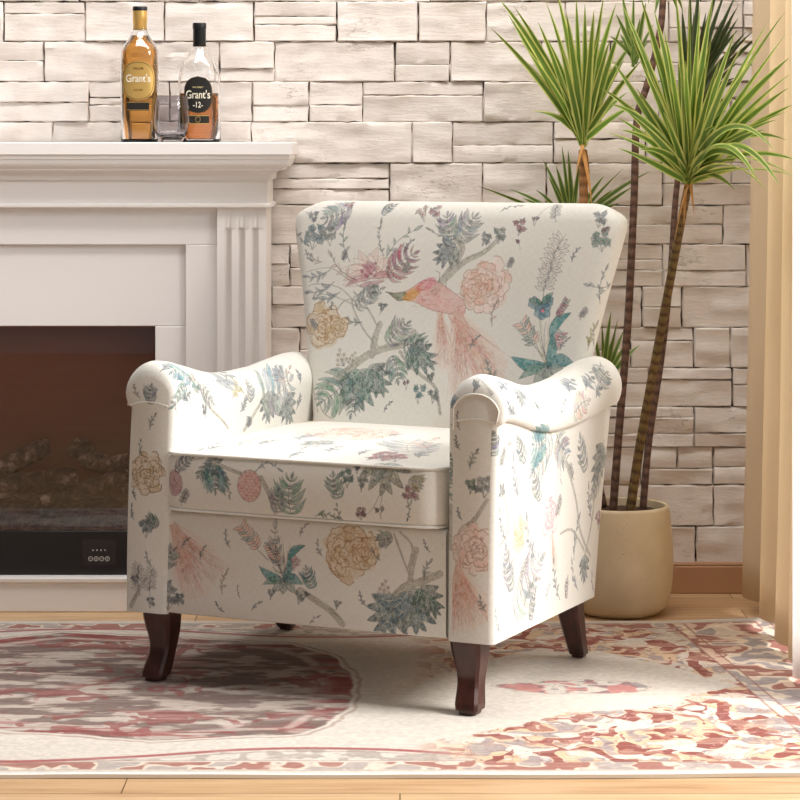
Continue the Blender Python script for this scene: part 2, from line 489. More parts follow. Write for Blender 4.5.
# ------------------------------------------------------------------ bottles and glass on the mantel
def rtri(n=72, k=.16):
    """rounded triangle with a flat face to the camera (-Y); radius factor by angle"""
    return lambda a, r, z: 1.0-k*(.5-.5*math.cos(3*(a+math.pi/2))) if False else 1.0/(1+k*math.cos(3*(a+math.pi/2)))*1.0
def bottle(name, x, y, zb, W, Hb, prof_out, liquid_z, liqcol, label, facing=0, k=.09):
    root = empty(name, (x, y, zb)); tag(root, label, 'bottle')
    sh = rtri(k=k)
    def shape(a, r, z):
        f = interp(z/Hb, [(.0, 1), (.58, 1), (.74, 0)])
        return 1+(sh(a, r, z)-1)*f
    g = m_glass(name+'_glass', (1, 1, 1, 1))
    po = [(r*W/2, z*Hb) for r, z in prof_out]
    inner = [(max(.001, r-.0028), z) for r, z in po[2:]]; inner = [(.001, .008), (inner[0][0]*.85, .008)]+inner[1:]
    mb = MB(); mb.lathe([(.0005, .004), (po[0][0]*.8, .004)]+po+inner[::-1], 72, shape=shape)
    mb.build('glass_body', g, root, angle=50)
    liq = m_glass(name+'_whisky', liqcol, 0, 1.34)
    lp = [(r*.997, z) for r, z in inner if z < liquid_z]
    rl = interp(liquid_z, [(z, r) for r, z in sorted(inner, key=lambda q: q[1])])
    mb = MB(); mb.lathe(lp+[(rl*.997, liquid_z), (.0005, liquid_z)], 72, shape=shape)
    mb.build('whisky', liq, root, angle=50)
    return root, shape
GB = .0
def oval_label(mb, shape, W, z0, z1, halfw, off, n=24, m=0, oval=True, inner=0, Hb=.3, rr=1.0):
    """a label wrapped on the bottle front, measured as angle from -Y"""
    rings = []
    for j in range(n+1):
        t = -1+2*j/n
        z = (z0+z1)/2+(z1-z0)/2*t
        hw = halfw*(math.sqrt(max(0, 1-abs(t)**3.0)) if oval else 1)
        row = []
        for i in range(17):
            dx = -hw+2*hw*i/16
            a = -math.pi/2+dx/(W/2)
            r = W/2*rr*shape(a, 0, z)+off
            row.append((r*math.cos(a), r*math.sin(a), z))
        rings.append(row)
    mb.rings(rings, None, False, m=m)
def curved_text(txt, size, z, shape, W, off, m, parent, name='lettering', sx=.75, dx=0):
    c = bpy.data.curves.new(name, 'FONT'); c.body = txt; c.size = size; c.align_x = 'CENTER'; c.align_y = 'CENTER'; c.extrude = 0; c.offset = size*.012
    tmp = bpy.data.objects.new('tmp_text', c); COL.objects.link(tmp)
    dg = bpy.context.evaluated_depsgraph_get(); me = bpy.data.meshes.new_from_object(tmp.evaluated_get(dg))
    bpy.data.objects.remove(tmp); bpy.data.curves.remove(c)
    for v in me.vertices:
        x = v.co.x*sx+dx; zz = z+v.co.y
        a = -math.pi/2+x/(W/2); r = W/2*shape(a, 0, zz)+off
        v.co = (r*math.cos(a), r*math.sin(a), zz)
    me.name = name; me.materials.clear(); me.materials.append(m)
    o = bpy.data.objects.new(name, me); COL.objects.link(o); o.parent = parent
    return o
gold = mat('gold_foil', srgb(224, 184, 108), .34, .6)
gold2 = mat('pale_gold_print', srgb(240, 222, 160), .35, .5)
blk = mat('black_label_paper', srgb(28, 26, 24), .5)
cream = mat('cream_print', srgb(236, 228, 208), .6)
blackcap = mat('black_cap', srgb(18, 18, 20), .35)
MZ = CAM_H-.0005
d1 = 5.74; sB = FPX/d1
W1, H1 = 38/sB, 133/sB
prof1 = [(.88, 0), (.94, .006), (.96, .02), (.965, .20), (1.0, .55), (1.0, .65), (.985, .685), (.86, .725), (.62, .775), (.45, .815), (.38, .84), (.35, .87), (.345, .985), (.32, .99)]
b1, s1 = bottle('whisky_bottle', (140-400)/sB, d1, MZ, W1, H1, prof1, H1*.80, srgb(244, 178, 88), 'tall full amber whisky bottle with gold cap and gold oval label on the mantel')
zc1 = H1
mb = MB(); mb.lathe([(.0155, H1*.845), (.0160, H1*.85), (.0162, H1*.90), (.0172, H1*.905), (.0170, H1*.96), (.0168, H1*1.0), (.0005, H1*1.0)], 32); mb.build('gold_cap', gold, b1)
mb = MB(); mb.lathe([(.0173, H1*.988), (.0173, H1*1.014), (.0160, H1*1.020), (.0005, H1*1.020)], 32); mb.build('black_cap_top', blackcap, b1)
mb = MB(); oval_label(mb, s1, W1, .31*H1, .61*H1, .0385, .0006); lo = mb.build('oval_label', gold, b1, recalc=False)
def ring_band(shape, W, z0, z1, halfw, off, wd):
    mb = MB(); N = 64
    R = []
    for q in (0, 1):
        row = []
        for i in range(N):
            t = 2*math.pi*i/N; hw = halfw-wd*q; hh = (z1-z0)/2-wd*q
            ct, st = math.cos(t), math.sin(t)
            x = hw*math.copysign(abs(ct)**.8, ct); z = (z0+z1)/2+hh*math.copysign(abs(st)**.8, st)
            a = -math.pi/2+x/(W/2); r = W/2*shape(a, 0, z)+off
            row.append((r*math.cos(a), r*math.sin(a), z))
        R.append(row)
    mb.rings(R); return mb
dgold = mat('dark_gold_line', srgb(120, 88, 34), .4, .4)
ring_band(s1, W1, .32*H1, .60*H1, .0365, .0010, .0012).build('label_border', dgold, lo)
curved_text("Grant's", .0250, .475*H1, s1, W1, .0012, cream, lo, sx=.80)
curved_text("WILLIAM", .0080, .55*H1, s1, W1, .0012, dgold, lo, sx=.8)
curved_text("ALE CASK", .0065, .39*H1, s1, W1, .0012, dgold, lo, sx=.8)
mb = MB(); oval_label(mb, s1, W1, .235*H1, .302*H1, .026, .0007, oval=False); l2 = mb.build('neck_band_label', blk, b1, recalc=False)
for zz in (.239, .296):
    mb = MB(); oval_label(mb, s1, W1, zz*H1, zz*H1+.0012, .026, .0011, n=2, oval=False); mb.build('gold_line', gold, l2, recalc=False)

d2 = 5.75; sB2 = FPX/d2
W2, H2 = 43/sB2, 116/sB2
prof2 = [(.92, 0), (.97, .006), (.985, .02), (.95, .1), (.93, .35), (.935, .55), (.90, .60), (.82, .655), (.70, .70), (.54, .745), (.38, .80), (.30, .845), (.285, .87), (.285, .985), (.27, .99)]
b2, s2 = bottle('whisky_bottle', (199.5-400)/sB2, d2, MZ, W2, H2, prof2, H2*.42, srgb(234, 150, 84), 'shorter half empty whisky bottle with black cap and black label on the mantel')
mb = MB(); mb.lathe([(.0150, H2*.825), (.0152, H2*.83), (.0152, H2*.975), (.0162, H2*.978), (.0162, H2*1.02), (.0150, H2*1.028), (.0005, H2*1.028)], 32); mb.build('black_cap', blackcap, b2)
Wl = W2*.93
mb = MB(); oval_label(mb, s2, Wl, .245*H2, .565*H2, .0335, .0010); lo = mb.build('black_label', blk, b2, recalc=False)
ring_band(s2, Wl, .25*H2, .56*H2, .0325, .0014, .0009).build('label_border', dgold, lo)
curved_text("Grant's", .0265, .405*H2, s2, Wl, .0016, cream, lo, sx=.74)
curved_text("-12-", .0190, .318*H2, s2, Wl, .0016, cream, lo, sx=.8)
curved_text("THE FAMILY", .0055, .47*H2, s2, Wl, .0016, gold2, lo, sx=.9)
mb = MB(); oval_label(mb, s2, Wl, .155*H2, .235*H2, .0265, .0012, oval=False); l2 = mb.build('lower_label', blk, b2, recalc=False)
for zz in (.155, .224):
    mb = MB(); oval_label(mb, s2, Wl, zz*H2, zz*H2+.0022, .0265, .0016, n=2, oval=False); mb.build('gold_line', gold, l2, recalc=False)
mb = MB(); 
ring_band(s2, Wl, .17*H2, .22*H2, .006, .0016, .0010).build('gold_emblem', gold, l2)

# stemless smoked tumbler
dg_ = 5.655; sg = FPX/dg_
g = m_glass('smoked_glass', srgb(222, 219, 222)); R = 18.5/sg; Hg = 46.5/sg
pr = [(.001, 0), (.50, 0), (.60, .015), (.72, .09), (.88, .24), (.975, .38), (1.0, .46), (.985, .6), (.93, .82), (.875, .985), (.865, 1.0), (.855, .985)]
ins = [(.905, .82), (.96, .6), (.97, .46), (.945, .38), (.85, .25), (.68, .13), (.4, .10), (.001, .10)]
mb = MB(); mb.lathe([(r*R, z*Hg) for r, z in pr+ins], 64)
o = mb.build('tumbler_glass', g, None, angle=60, loc=((171.5-400)/sg, dg_, MZ))
tag(o, 'stemless smoked grey tumbler glass standing between the two whisky bottles', 'glass')
# ------------------------------------------------------------------ a small painter for printed cloth (works in metres)
class Canvas:
    def __init__(s, w, h, S, base):
        s.S = S; s.W = int(w*S); s.H = int(h*S)
        s.a = np.empty((s.H, s.W, 3), np.float32); s.a[:] = np.array(base, np.float32)/255
        s.rnd = random.Random(11); s.gain = 1.0
    def _blend(s, x0, y0, cov, col, alpha):
        h, w_ = cov.shape
        c = np.array(col, np.float32)/255
        k = (cov*min(1, alpha*s.gain))[..., None]
        s.a[y0:y0+h, x0:x0+w_] = s.a[y0:y0+h, x0:x0+w_]*(1-k)+c*k
    def _box(s, p, pad):
        x0 = max(0, int(p[:, 0].min()-pad)); x1 = min(s.W, int(p[:, 0].max()+pad)+2)
        y0 = max(0, int(p[:, 1].min()-pad)); y1 = min(s.H, int(p[:, 1].max()+pad)+2)
        if x1 <= x0 or y1 <= y0: return None
        yy, xx = np.mgrid[y0:y1, x0:x1].astype(np.float32)
        return x0, y0, xx+.5, yy+.5
    def stroke(s, pts, w0, w1, col, alpha=.8):
        p = np.array(pts, np.float32)*s.S
        if len(p) < 2: return
        n = len(p)-1
        for c0 in range(0, n, 6):
            seg = p[c0:min(n, c0+6)+1]
            g = s._box(seg, max(w0, w1)*s.S*.5+1.5)
            if g is None: continue
            x0, y0, xx, yy = g
            best = None
            for i in range(len(seg)-1):
                a = seg[i]; b = seg[i+1]; d = b-a; L = float(d@d)+1e-9
                t = np.clip(((xx-a[0])*d[0]+(yy-a[1])*d[1])/L, 0, 1)
                dist = np.hypot(xx-a[0]-t*d[0], yy-a[1]-t*d[1])
                f = (c0+i+t)/n
                r = (w0+(w1-w0)*f)*s.S*.5
                cv = np.clip(r+.5-dist, 0, 1)*np.clip(r/.5, .25, 1)
                best = cv if best is None else np.maximum(best, cv)
            s._blend(x0, y0, best, col, alpha)
    def poly(s, pts, col, alpha=.6):
        p = np.array(pts, np.float32)*s.S
        g = s._box(p, 1.5)
        if g is None: return
        x0, y0, xx, yy = g
        ins = np.zeros(xx.shape, bool); dist = np.full(xx.shape, 9, np.float32)
        for i in range(len(p)):
            a = p[i]; b = p[(i+1) % len(p)]; d = b-a
            if abs(d[1]) > 1e-6:
                c = ((a[1] <= yy) != (b[1] <= yy)) & (xx < a[0]+(yy-a[1])*d[0]/d[1]); ins ^= c
            L = float(d@d)+1e-9
            t = np.clip(((xx-a[0])*d[0]+(yy-a[1])*d[1])/L, 0, 1)
            dist = np.minimum(dist, np.hypot(xx-a[0]-t*d[0], yy-a[1]-t*d[1]))
        cov = np.clip(.5+np.where(ins, dist, -dist), 0, 1)
        s._blend(x0, y0, cov, col, alpha)
    def image(s, name):
        im = bpy.data.images.new(name, s.W, s.H)
        px = np.ones((s.H, s.W, 4), np.float32); px[..., :3] = np.clip(s.a, 0, 1)
        im.pixels.foreach_set(px.ravel()); im.update(); im.pack()
        return im

INK = (76, 78, 80)
SAGE = (128, 142, 134); TEAL = (52, 122, 124); GREEN = (74, 122, 104); ROSE = (186, 104, 116); TAN = (196, 164, 122); BLUSH = (224, 184, 170)
OLIVE = (170, 158, 92); BLUE = (92, 122, 136); PEACH = (226, 172, 150); STEEL = (128, 138, 146); WINE = (150, 78, 92)

class Pen:
    """draws in a local frame whose y axis runs from a to b, unit length |b-a|"""
    def __init__(s, cv, a, b, flip=1):
        s.cv = cv; s.a = np.array(a); d = np.array(b)-s.a; s.L = float(np.hypot(*d)) or 1e-6; s.y = d/s.L; s.x = np.array((s.y[1], -s.y[0]))*flip
    def T(s, pts): return [tuple(s.a+(s.x*p[0]+s.y*p[1])*s.L) for p in pts]
    def st(s, pts, w0, w1, col=INK, al=.8): s.cv.stroke(s.T(pts), w0, w1, col, al)
    def po(s, pts, col, al=.6): s.cv.poly(s.T(pts), col, al)
LW = .0012
def leaf(pen, p, q, wd, col, al=.6, ink=INK, vein=True, curve=0.0, ser=0, lw=LW, hatch=0, ial=.75):
    p = np.array(p, float); q = np.array(q, float); d = q-p; L = np.hypot(*d)+1e-9; u = d/L; v = np.array((-u[1], u[0]))
    n = 10; mid = []; lft = []; rgt = []
    for i in range(n+1):
        t = i/n; m_ = p+d*t+v*curve*L*math.sin(math.pi*t)
        wv = wd*.5*math.sin(math.pi*t**.8)**.85 if 0 < t < 1 else 0
        if ser: wv *= 1+.3*(1 if i % 2 else -1)*ser
        mid.append(m_); lft.append(m_+v*wv); rgt.append(m_-v*wv)
    out = lft+rgt[::-1]
    pen.po(out, col, al)
    pen.st(lft, lw, lw*.7, ink, ial); pen.st(rgt, lw, lw*.7, ink, ial)
    if vein: pen.st(mid, lw*.8, lw*.5, ink, ial*.8)
    for k in range(hatch):
        t = (k+1)/(hatch+1); i = int(t*n)
        pen.st([mid[i], lft[min(n, i+1)]*.85+mid[min(n, i+1)]*.15], lw*.6, lw*.4, ink, ial*.6)
        pen.st([mid[i], rgt[min(n, i+1)]*.85+mid[min(n, i+1)]*.15], lw*.6, lw*.4, ink, ial*.6)
def R(c): return c.rnd
def curve_pts(p, q, b, n=8):
    p = np.array(p, float); q = np.array(q, float); d = q-p; v = np.array((-d[1], d[0]))
    return [tuple(p+d*t+v*b*math.sin(math.pi*t)) for t in [i/n for i in range(n+1)]]
def m_sprig(c, a, b, col=SAGE, flip=1, n=7, ls=.2, bud=None, bend=.12, al=.6):
    """stem with alternate small leaves; bud colour at the tips"""
    pen = Pen(c, a, b, flip); r = c.rnd
    st = curve_pts((0, 0), (0, 1), bend)
    pen.st(st, .0016, .0009, INK, .75)
    for i in range(n):
        t = .15+.8*i/n; k = int(t*8); x, y = st[k]; sd = 1 if i % 2 else -1
        L = ls*(1.1-.5*t)*r.uniform(.8, 1.2)
        an = math.radians(r.uniform(28, 60))*sd
        q = (x+math.sin(an)*L, y+math.cos(an)*L)
        leaf(pen, (x, y), q, L*.36, col, al, curve=.1*sd, lw=.0009)
        if bud and r.random() < .5: blob(pen, (q[0]+.03*sd, q[1]+.02), .045, bud)
    leaf(pen, st[-2], (st[-1][0], 1.08), ls*.3, col, al)
def blob(pen, c, r, col, al=.75, ink=True):
    n = 10; rr = pen.cv.rnd
    pts = [(c[0]+r*rr.uniform(.8, 1.15)*math.cos(2*math.pi*i/n), c[1]+r*rr.uniform(.8, 1.15)*math.sin(2*math.pi*i/n)) for i in range(n)]
    pen.po(pts, col, al)
    if ink: pen.st(pts+[pts[0]], .0009, .0009, INK, .6)
def flower5(pen, c, r, col, ctr=ROSE, n=5, al=.7, a0=0.3, ink=INK):
    for i in range(n):
        a = a0+2*math.pi*i/n
        q = (c[0]+r*math.cos(a), c[1]+r*math.sin(a))
        pn = np.array(c)+np.array((math.cos(a), math.sin(a)))*r*.55
        pts = [(pn[0]+r*.42*math.cos(t)*(1+.15*math.sin(3*t+i)), pn[1]+r*.42*math.sin(t)) for t in [2*math.pi*k/9 for k in range(9)]]
        pen.po(pts, col, al); pen.st(pts+[pts[0]], .001, .001, ink, .65)
        pen.st([c, q], .0008, .0005, ink, .5)
    blob(pen, c, r*.2, ctr, .9)
def m_posy(c, a, b, col=BLUE, flip=1, n=4, ctr=TAN, al=.65):
    pen = Pen(c, a, b, flip); r = c.rnd
    cs = [(-.18, .72), (.2, .78), (.02, .45), (.26, .4), (-.26, .38), (0, .95)][:n]
    for x, y in cs:
        pen.st(curve_pts((0, 0), (x, y), r.uniform(-.1, .1)), .001, .001, INK, .6)
    for x, y in cs:
        for k in range(2):
            an = r.uniform(0, 6.28); leaf(pen, (x, y), (x+.26*math.cos(an), y+.26*math.sin(an)), .11, SAGE, .6)
    for x, y in cs: flower5(pen, (x, y), .17, col, ctr, al=al)
def m_peony(c, a, b, col=TAN, flip=1, al=.62, dark=(140, 104, 66), open_=0):
    pen = Pen(c, a, b, flip); r = c.rnd
    C = np.array((0, .52))
    base = [(C[0]+.46*math.cos(t)*(1+.16*math.sin(5*t)+.07*math.sin(9*t+1)), C[1]+.5*math.sin(t)*(1+.07*math.sin(7*t+2))) for t in [2*math.pi*k/40 for k in range(40)]]
    pen.po(base, col, al*.7)
    light = tuple(min(255, int(v*.55+255*.45)) for v in col)
    for ring, (rad, n, sz) in enumerate([(.40, 11, .26), (.30, 10, .22), (.19, 8, .18), (.08, 5, .14)]):
        for i in range(n):
            t = 2*math.pi*(i+.5*(ring % 2))/n+r.uniform(-.32, .32)
            p = C+np.array((math.cos(t), math.sin(t)))*rad*r.uniform(.75, 1.22)
            s_ = sz*r.uniform(.6, 1.3); tt = t+r.uniform(-.7, .7)
            e = np.array((math.cos(tt), math.sin(tt))); f = np.array((-e[1], e[0]))
            pts = [p+e*s_*.55*math.sin(u)*(1+.15*math.sin(3*u))+f*s_*.62*math.cos(u) for u in [math.pi*(k/8) for k in range(9)]]; pts = [q_+np.array((r.uniform(-.015, .015), r.uniform(-.015, .015))) for q_ in pts]
            pts2 = pts+[p-e*s_*.5]
            pen.po(pts2, light if (i+ring) % 3 else col, .55*al/.62)
            pen.st(pts, .0016, .0013, dark, .9)
            for k in range(4):
                q = pts[2+k]; pen.st([q, p*.6+np.array(q)*.4-e*s_*.15], .0009, .0005, dark, .5)
            if ring > 0: pen.po([p-e*s_*.1+f*s_*.25, p-e*s_*.4, p-e*s_*.1-f*s_*.25, p+e*s_*.02], dark, .5)
    if open_:
        for k in range(26):
            t = r.uniform(0, 6.28); q = C+np.array((math.cos(t), math.sin(t)))*r.uniform(.02, .15)
            blob(pen, tuple(q), .022, dark, .7, False)
def m_rose(c, a, b, col=WINE, flip=1, wash=BLUSH):
    """large open bloom: pale spreading petals round a deep red tufted heart"""
    pen = Pen(c, a, b, flip); r = c.rnd; C = np.array((0, .3))
    for i, t in enumerate(np.linspace(-.25, 3.4, 13)):
        L = r.uniform(.42, .62); q = C+np.array((math.cos(t)*L*1.25, math.sin(t)*L*.9))
        leaf(pen, tuple(C), tuple(q), .24, wash if i % 2 else (236, 222, 214), .45, ink=(130, 100, 104), curve=r.uniform(-.1, .1), hatch=2, lw=.0011)
    for sd in (-1, 1):
        leaf(pen, (0, .2), (sd*.62, .12), .14, (176, 118, 124), .6, ink=(110, 70, 78), curve=.12*sd)
    leaf(pen, (-.3, .08), (.3, .10), .10, (170, 108, 116), .6, ink=(110, 70, 78))
    for k in range(70):
        t = r.uniform(0, 6.28); rr = r.uniform(0, .21); q = C+np.array((math.cos(t)*rr, .10+math.sin(t)*rr*.9))
        blob(pen, tuple(q), r.uniform(.022, .045), (150, 74, 92) if k % 3 else (200, 140, 146), .6, k % 4 == 0)
def m_acanthus(c, a, b, col=GREEN, flip=1, n=9, wide=.8, al=.5):
    """drooping lobed leaf"""
    pen = Pen(c, a, b, flip); r = c.rnd
    mains = [(x, y) for x, y in [(-wide*.62, .55), (-wide*.42, .86), (-wide*.16, .98), (wide*.1, 1.0), (wide*.36, .86), (wide*.55, .6), (-wide*.66, .25), (wide*.6, .3)]][:n]
    for k, (x, y) in enumerate(mains):
        cc = col if k % 2 else SAGE
        q = np.array((x, y)); L = np.hypot(*q)
        leaf(pen, (0, 0), (x, y), .30*wide, cc, al, curve=.10*(1 if x > 0 else -1), hatch=4, lw=.0013)
        st = curve_pts((0, 0), (x, y), .10*(1 if x > 0 else -1))
        for j in range(5):
            t = .3+.14*j; p = st[int(t*8)]
            for sd in (-1, 1):
                an = math.atan2(y, x)+sd*r.uniform(.45, .8); ll = .20*(1.15-t*.7)
                leaf(pen, p, (p[0]+ll*math.cos(an), p[1]+ll*math.sin(an)), .09, cc if j % 2 else SAGE, al*.9, vein=False, lw=.0011)
        pen.st(st, .0016, .001, (226, 222, 212), .7)
        tip = st[-1]
        leaf(pen, st[-3], tip, .12*wide, tuple(int(v*.7) for v in col), .55)
def m_fern(c, a, b, col=SAGE, flip=1, n=9, wd=.34, al=.55, bend=.08, ink=INK):
    pen = Pen(c, a, b, flip); r = c.rnd
    st = curve_pts((0, 0), (0, 1), bend, 16)
    for i in range(n):
        t = .06+.88*i/n; p = st[int(t*16)]; ww = wd*math.sin(math.pi*(.25+.72*t))
        for sd in (-1, 1):
            e_ = r.uniform(.75, 1.15); cj = tuple(int(min(255, v*r.uniform(.85, 1.18))) for v in col)
            leaf(pen, p, (p[0]+sd*ww*.8*e_, p[1]+ww*r.uniform(.5, .85)), ww*r.uniform(.17, .26), cj, al*r.uniform(.7, 1.1), curve=-.14*sd, lw=.0010, hatch=1, ink=ink)
    leaf(pen, st[-3], (st[-1][0], 1.06), .08, col, al, ink=ink); pen.st(st, .0018, .001, ink, .75)
def m_branch(c, pts, w0, w1=None, col=(176, 172, 160), al=.55, flip=1, dark=(104, 100, 94)):
    """pts list of canvas points; thick stem with engraved shading"""
    w1 = w1 if w1 is not None else w0*.6
    sp = catmull(pts, 6); r = c.rnd
    c.stroke(sp, w0+.0016, w1+.0014, dark, .55*c.gain); c.stroke(sp, w0, w1, col, min(1, al+.3))
    A = np.array(sp); n = len(A)
    for i in range(1, n-1):
        d = A[i+1]-A[i-1]; L = np.hypot(*d)+1e-9; u = d/L; v = np.array((-u[1], u[0])); ww = (w0+(w1-w0)*i/n)*.5
        for k in range(2):
            o = r.uniform(-.1, 1); p = A[i]+v*ww*o
            c.stroke([p, p+u*ww*1.3+v*ww*.25], .0009, .0006, dark, .6)
        if i % 3 == 0: c.stroke([A[i]-v*ww*.9, A[i]-v*ww*.2+u*ww*.5], .0009, .0006, dark, .5)
    return sp
def m_vine(c, pts, w0=.0025, w1=.0012, col=(120, 118, 112)):
    sp = catmull(pts, 6); c.stroke(sp, w0, w1, col, .75); c.stroke(sp, w0*.35, w1*.3, (214, 208, 196), .6)
def m_plume(c, a, b, wd=.5, col=PEACH, flip=1, n=70, al=.5, c2=ROSE):
    pen = Pen(c, a, b, flip); r = c.rnd
    pen.po([(-.05, 0), (.05, 0), (wd*.36, .5), (wd*.38, .86), (wd*.1, .97), (-wd*.3, .84), (-wd*.36, .5)], col, .16)
    for k in range(n):
        f = r.uniform(-1, 1); L = r.uniform(.35, 1.0)
        p = (r.uniform(-.05, .05), r.uniform(-.02, .25)); q = (f*wd*.5*L+p[0], L)
        cc = r.choice([col, c2, (196, 150, 132), (214, 190, 168), (184, 152, 136), (206, 168, 150)])
        pen.st(curve_pts(p, q, r.uniform(-.08, .02), 6), .0014, .0006, cc, al*r.uniform(.7, 1.3))
    for k in range(n//2):
        f = r.uniform(-1, 1); t = r.uniform(.2, .8); x = f*wd*.42*t
        pen.st([(x, t), (x+.03, t+.05), (x+.01, t+.1)], .0009, .0006, (140, 104, 92), .45)
def m_pheasant(c, a, b, flip=1):
    """a = beak tip, b = tail root; body hangs under the line"""
    pen = Pen(c, a, b, flip); r = c.rnd
    # in this frame y runs beak -> tail, x is down when flip=1
    body = [(.0, .02), (-.03, .08), (-.055, .14), (-.02, .24), (-.03, .42), (-.06, .60), (-.06, .80), (-.02, 1.02), (.12, 1.0), (.20, .82), (.27, .60), (.26, .46), (.20, .36), (.10, .26), (.04, .16), (.02, .08)]
    sm = catmull(body+[body[0]], 4)
    pen.po(sm, (212, 152, 144), .7)
    pen.po(catmull([(.0, .0), (-.03, .07), (-.06, .16), (-.02, .25), (.06, .24), (.04, .13), (.01, .06), (0, 0)], 3), (96, 112, 84), .85)
    pen.po(catmull([(-.03, .2), (-.03, .32), (.08, .40), (.2, .42), (.1, .28), (.0, .2), (-.03, .2)], 3), (204, 142, 66), .8)
    pen.po(catmull([(.12, .32), (.26, .42), (.31, .56), (.2, .56), (.12, .42), (.12, .32)], 3), (202, 110, 122), .6)
    pen.st([(.005, -.03), (.01, .06)], .0022, .003, (80, 84, 74), .9)
    blob(pen, (-.025, .125), .012, (40, 36, 30), .9, False)
    for k in range(120):
        t = r.uniform(.35, 1.0); x = r.uniform(-.08, .2)
        pen.st([(x, t), (x+.012, t+.035), (x+.0, t+.06)], .0012, .0007, r.choice([(168, 100, 100), (192, 134, 122), (146, 104, 92), (226, 190, 176)]), .6)
    pen.st(sm, .0012, .0012, (128, 74, 74), .6)
    for x, y in ((.27, .62), (.24, .72)): pen.st([(x, y), (x+.11, y-.02), (x+.12, y-.08)], .0016, .001, (110, 90, 80), .8)
def m_wheat(c, a, b, col=ROSE, flip=1, n=9, al=.65, wd=.14):
    pen = Pen(c, a, b, flip); r = c.rnd
    pen.st(curve_pts((0, 0), (0, 1), .05), .0016, .0009, INK, .7)
    for i in range(n):
        t = .35+.62*i/n
        for sd in (-1, 1):
            leaf(pen, (0, t), (sd*wd*r.uniform(.7, 1.1), t+.12), .075, col if r.random() < .7 else SAGE, al, vein=False, lw=.001)
def m_bouquet(c, a, b, flip=1, top=1):
    """the posy with blue strap leaves that repeats over the cloth"""
    pen = Pen(c, a, b, flip); r = c.rnd
    for k in range(16):
        x = r.uniform(-.22, .10); pen.st(curve_pts((0, 0), (x, r.uniform(.35, .75)), r.uniform(-.08, .08)), .0014, .0009, r.choice([(150, 146, 130), (176, 160, 120), INK]), .6)
    sub = lambda p, q: (pen.T([p])[0], pen.T([q])[0])
    m_wheat(c, *sub((-.05, .15), (-.30, .62)), col=PEACH, flip=flip, n=8, wd=.22)
    m_wheat(c, *sub((.03, .1), (.24, .42)), col=ROSE, flip=flip, n=6, wd=.22)
    T2 = (40, 106, 112)
    leaf(pen, (0, .0), (.10, .42), .12, TEAL, .75, curve=-.05, hatch=4); leaf(pen, (.06, .36), (.36, .62), .12, TEAL, .8, curve=.14, hatch=5)
    leaf(pen, (0, .02), (-.46, .20), .15, TEAL, .78, curve=.10, hatch=5); leaf(pen, (0, 0), (.34, .0), .17, T2, .72, curve=.2, hatch=5)
    leaf(pen, (0, 0), (-.38, -.08), .12, GREEN, .65, curve=-.12, hatch=4); leaf(pen, (.0, 0), (-.2, -.16), .14, SAGE, .6, hatch=3)
    leaf(pen, (0, 0), (-.02, -.2), .14, SAGE, .6, hatch=3); leaf(pen, (.02, 0), (.2, -.16), .14, SAGE, .6, curve=.1, hatch=3)
    if top:
        for dx, dy in ((0, .0), (-.10, .11), (.08, .10)):
            flower5(pen, (.0+dx, .70+dy), .12 if dx == 0 else .08, (84, 124, 142), (214, 110, 124), n=6, al=.78)
        m_wheat(c, *sub((.1, .5), (.34, .80)), col=WINE, flip=flip, n=7, wd=.14)
        for x, y in ((-.16, .86), (.16, .9)): leaf(pen, (0, .78), (x, y), .08, GREEN, .65)
        m_outline(c, *sub((.02, .84), (.26, 1.3)), flip=flip)
def m_outline(c, a, b, flip=1, col=(238, 228, 218)):
    """spray of small line-drawn blossoms"""
    pen = Pen(c, a, b, flip); r = c.rnd
    st = curve_pts((0, 0), (0, 1), .08, 10); pen.st(st, .0013, .0009, INK, .75)
    for i in range(7):
        p = st[2+i]; sd = 1 if i % 2 else -1; q = (p[0]+sd*.2, p[1]+.12)
        for k in range(3):
            an = math.atan2(q[1]-p[1], q[0]-p[0])+(k-1)*.5
            leaf(pen, p, (p[0]+.25*math.cos(an), p[1]+.25*math.sin(an)), .10, col, .4, lw=.0011)
def m_berries(c, a, b, flip=1, col=TAN):
    pen = Pen(c, a, b, flip); r = c.rnd
    for x, y in [(-.25, .5), (.1, .95), (.25, .6), (-.1, .75), (0, .4), (.3, .3), (-.35, .25)]:
        pen.st([(0, 0), (x*.6, y*.6), (x, y)], .001, .0008, INK, .7); blob(pen, (x, y), .09, col, .6); blob(pen, (x, y), .03, INK, .5, False)
def m_thistle(c, a, b, col=ROSE, flip=1):
    pen = Pen(c, a, b, flip); r = c.rnd
    pts = [(.42*math.cos(t), .5+.5*math.sin(t)) for t in [2*math.pi*k/16 for k in range(16)]]
    pen.po(pts, col, .5); pen.st(pts+[pts[0]], .0012, .0012, INK, .6)
    for i in range(9):
        for j in range(5):
            x = (j-2)*.17+(.08 if i % 2 else 0); y = .08+.1*i
            if (x/.42)**2+((y-.5)/.5)**2 < .9: pen.st([(x-.06, y+.05), (x, y), (x+.06, y+.05)], .0011, .0009, (130, 90, 92), .7)
MOTIF = {k[2:]: v for k, v in list(globals().items()) if k.startswith('m_') and callable(v)}
PAL = dict(sage=SAGE, teal=TEAL, green=GREEN, rose=ROSE, tan=TAN, blush=BLUSH, olive=OLIVE, blue=BLUE, peach=PEACH, steel=STEEL, wine=WINE)

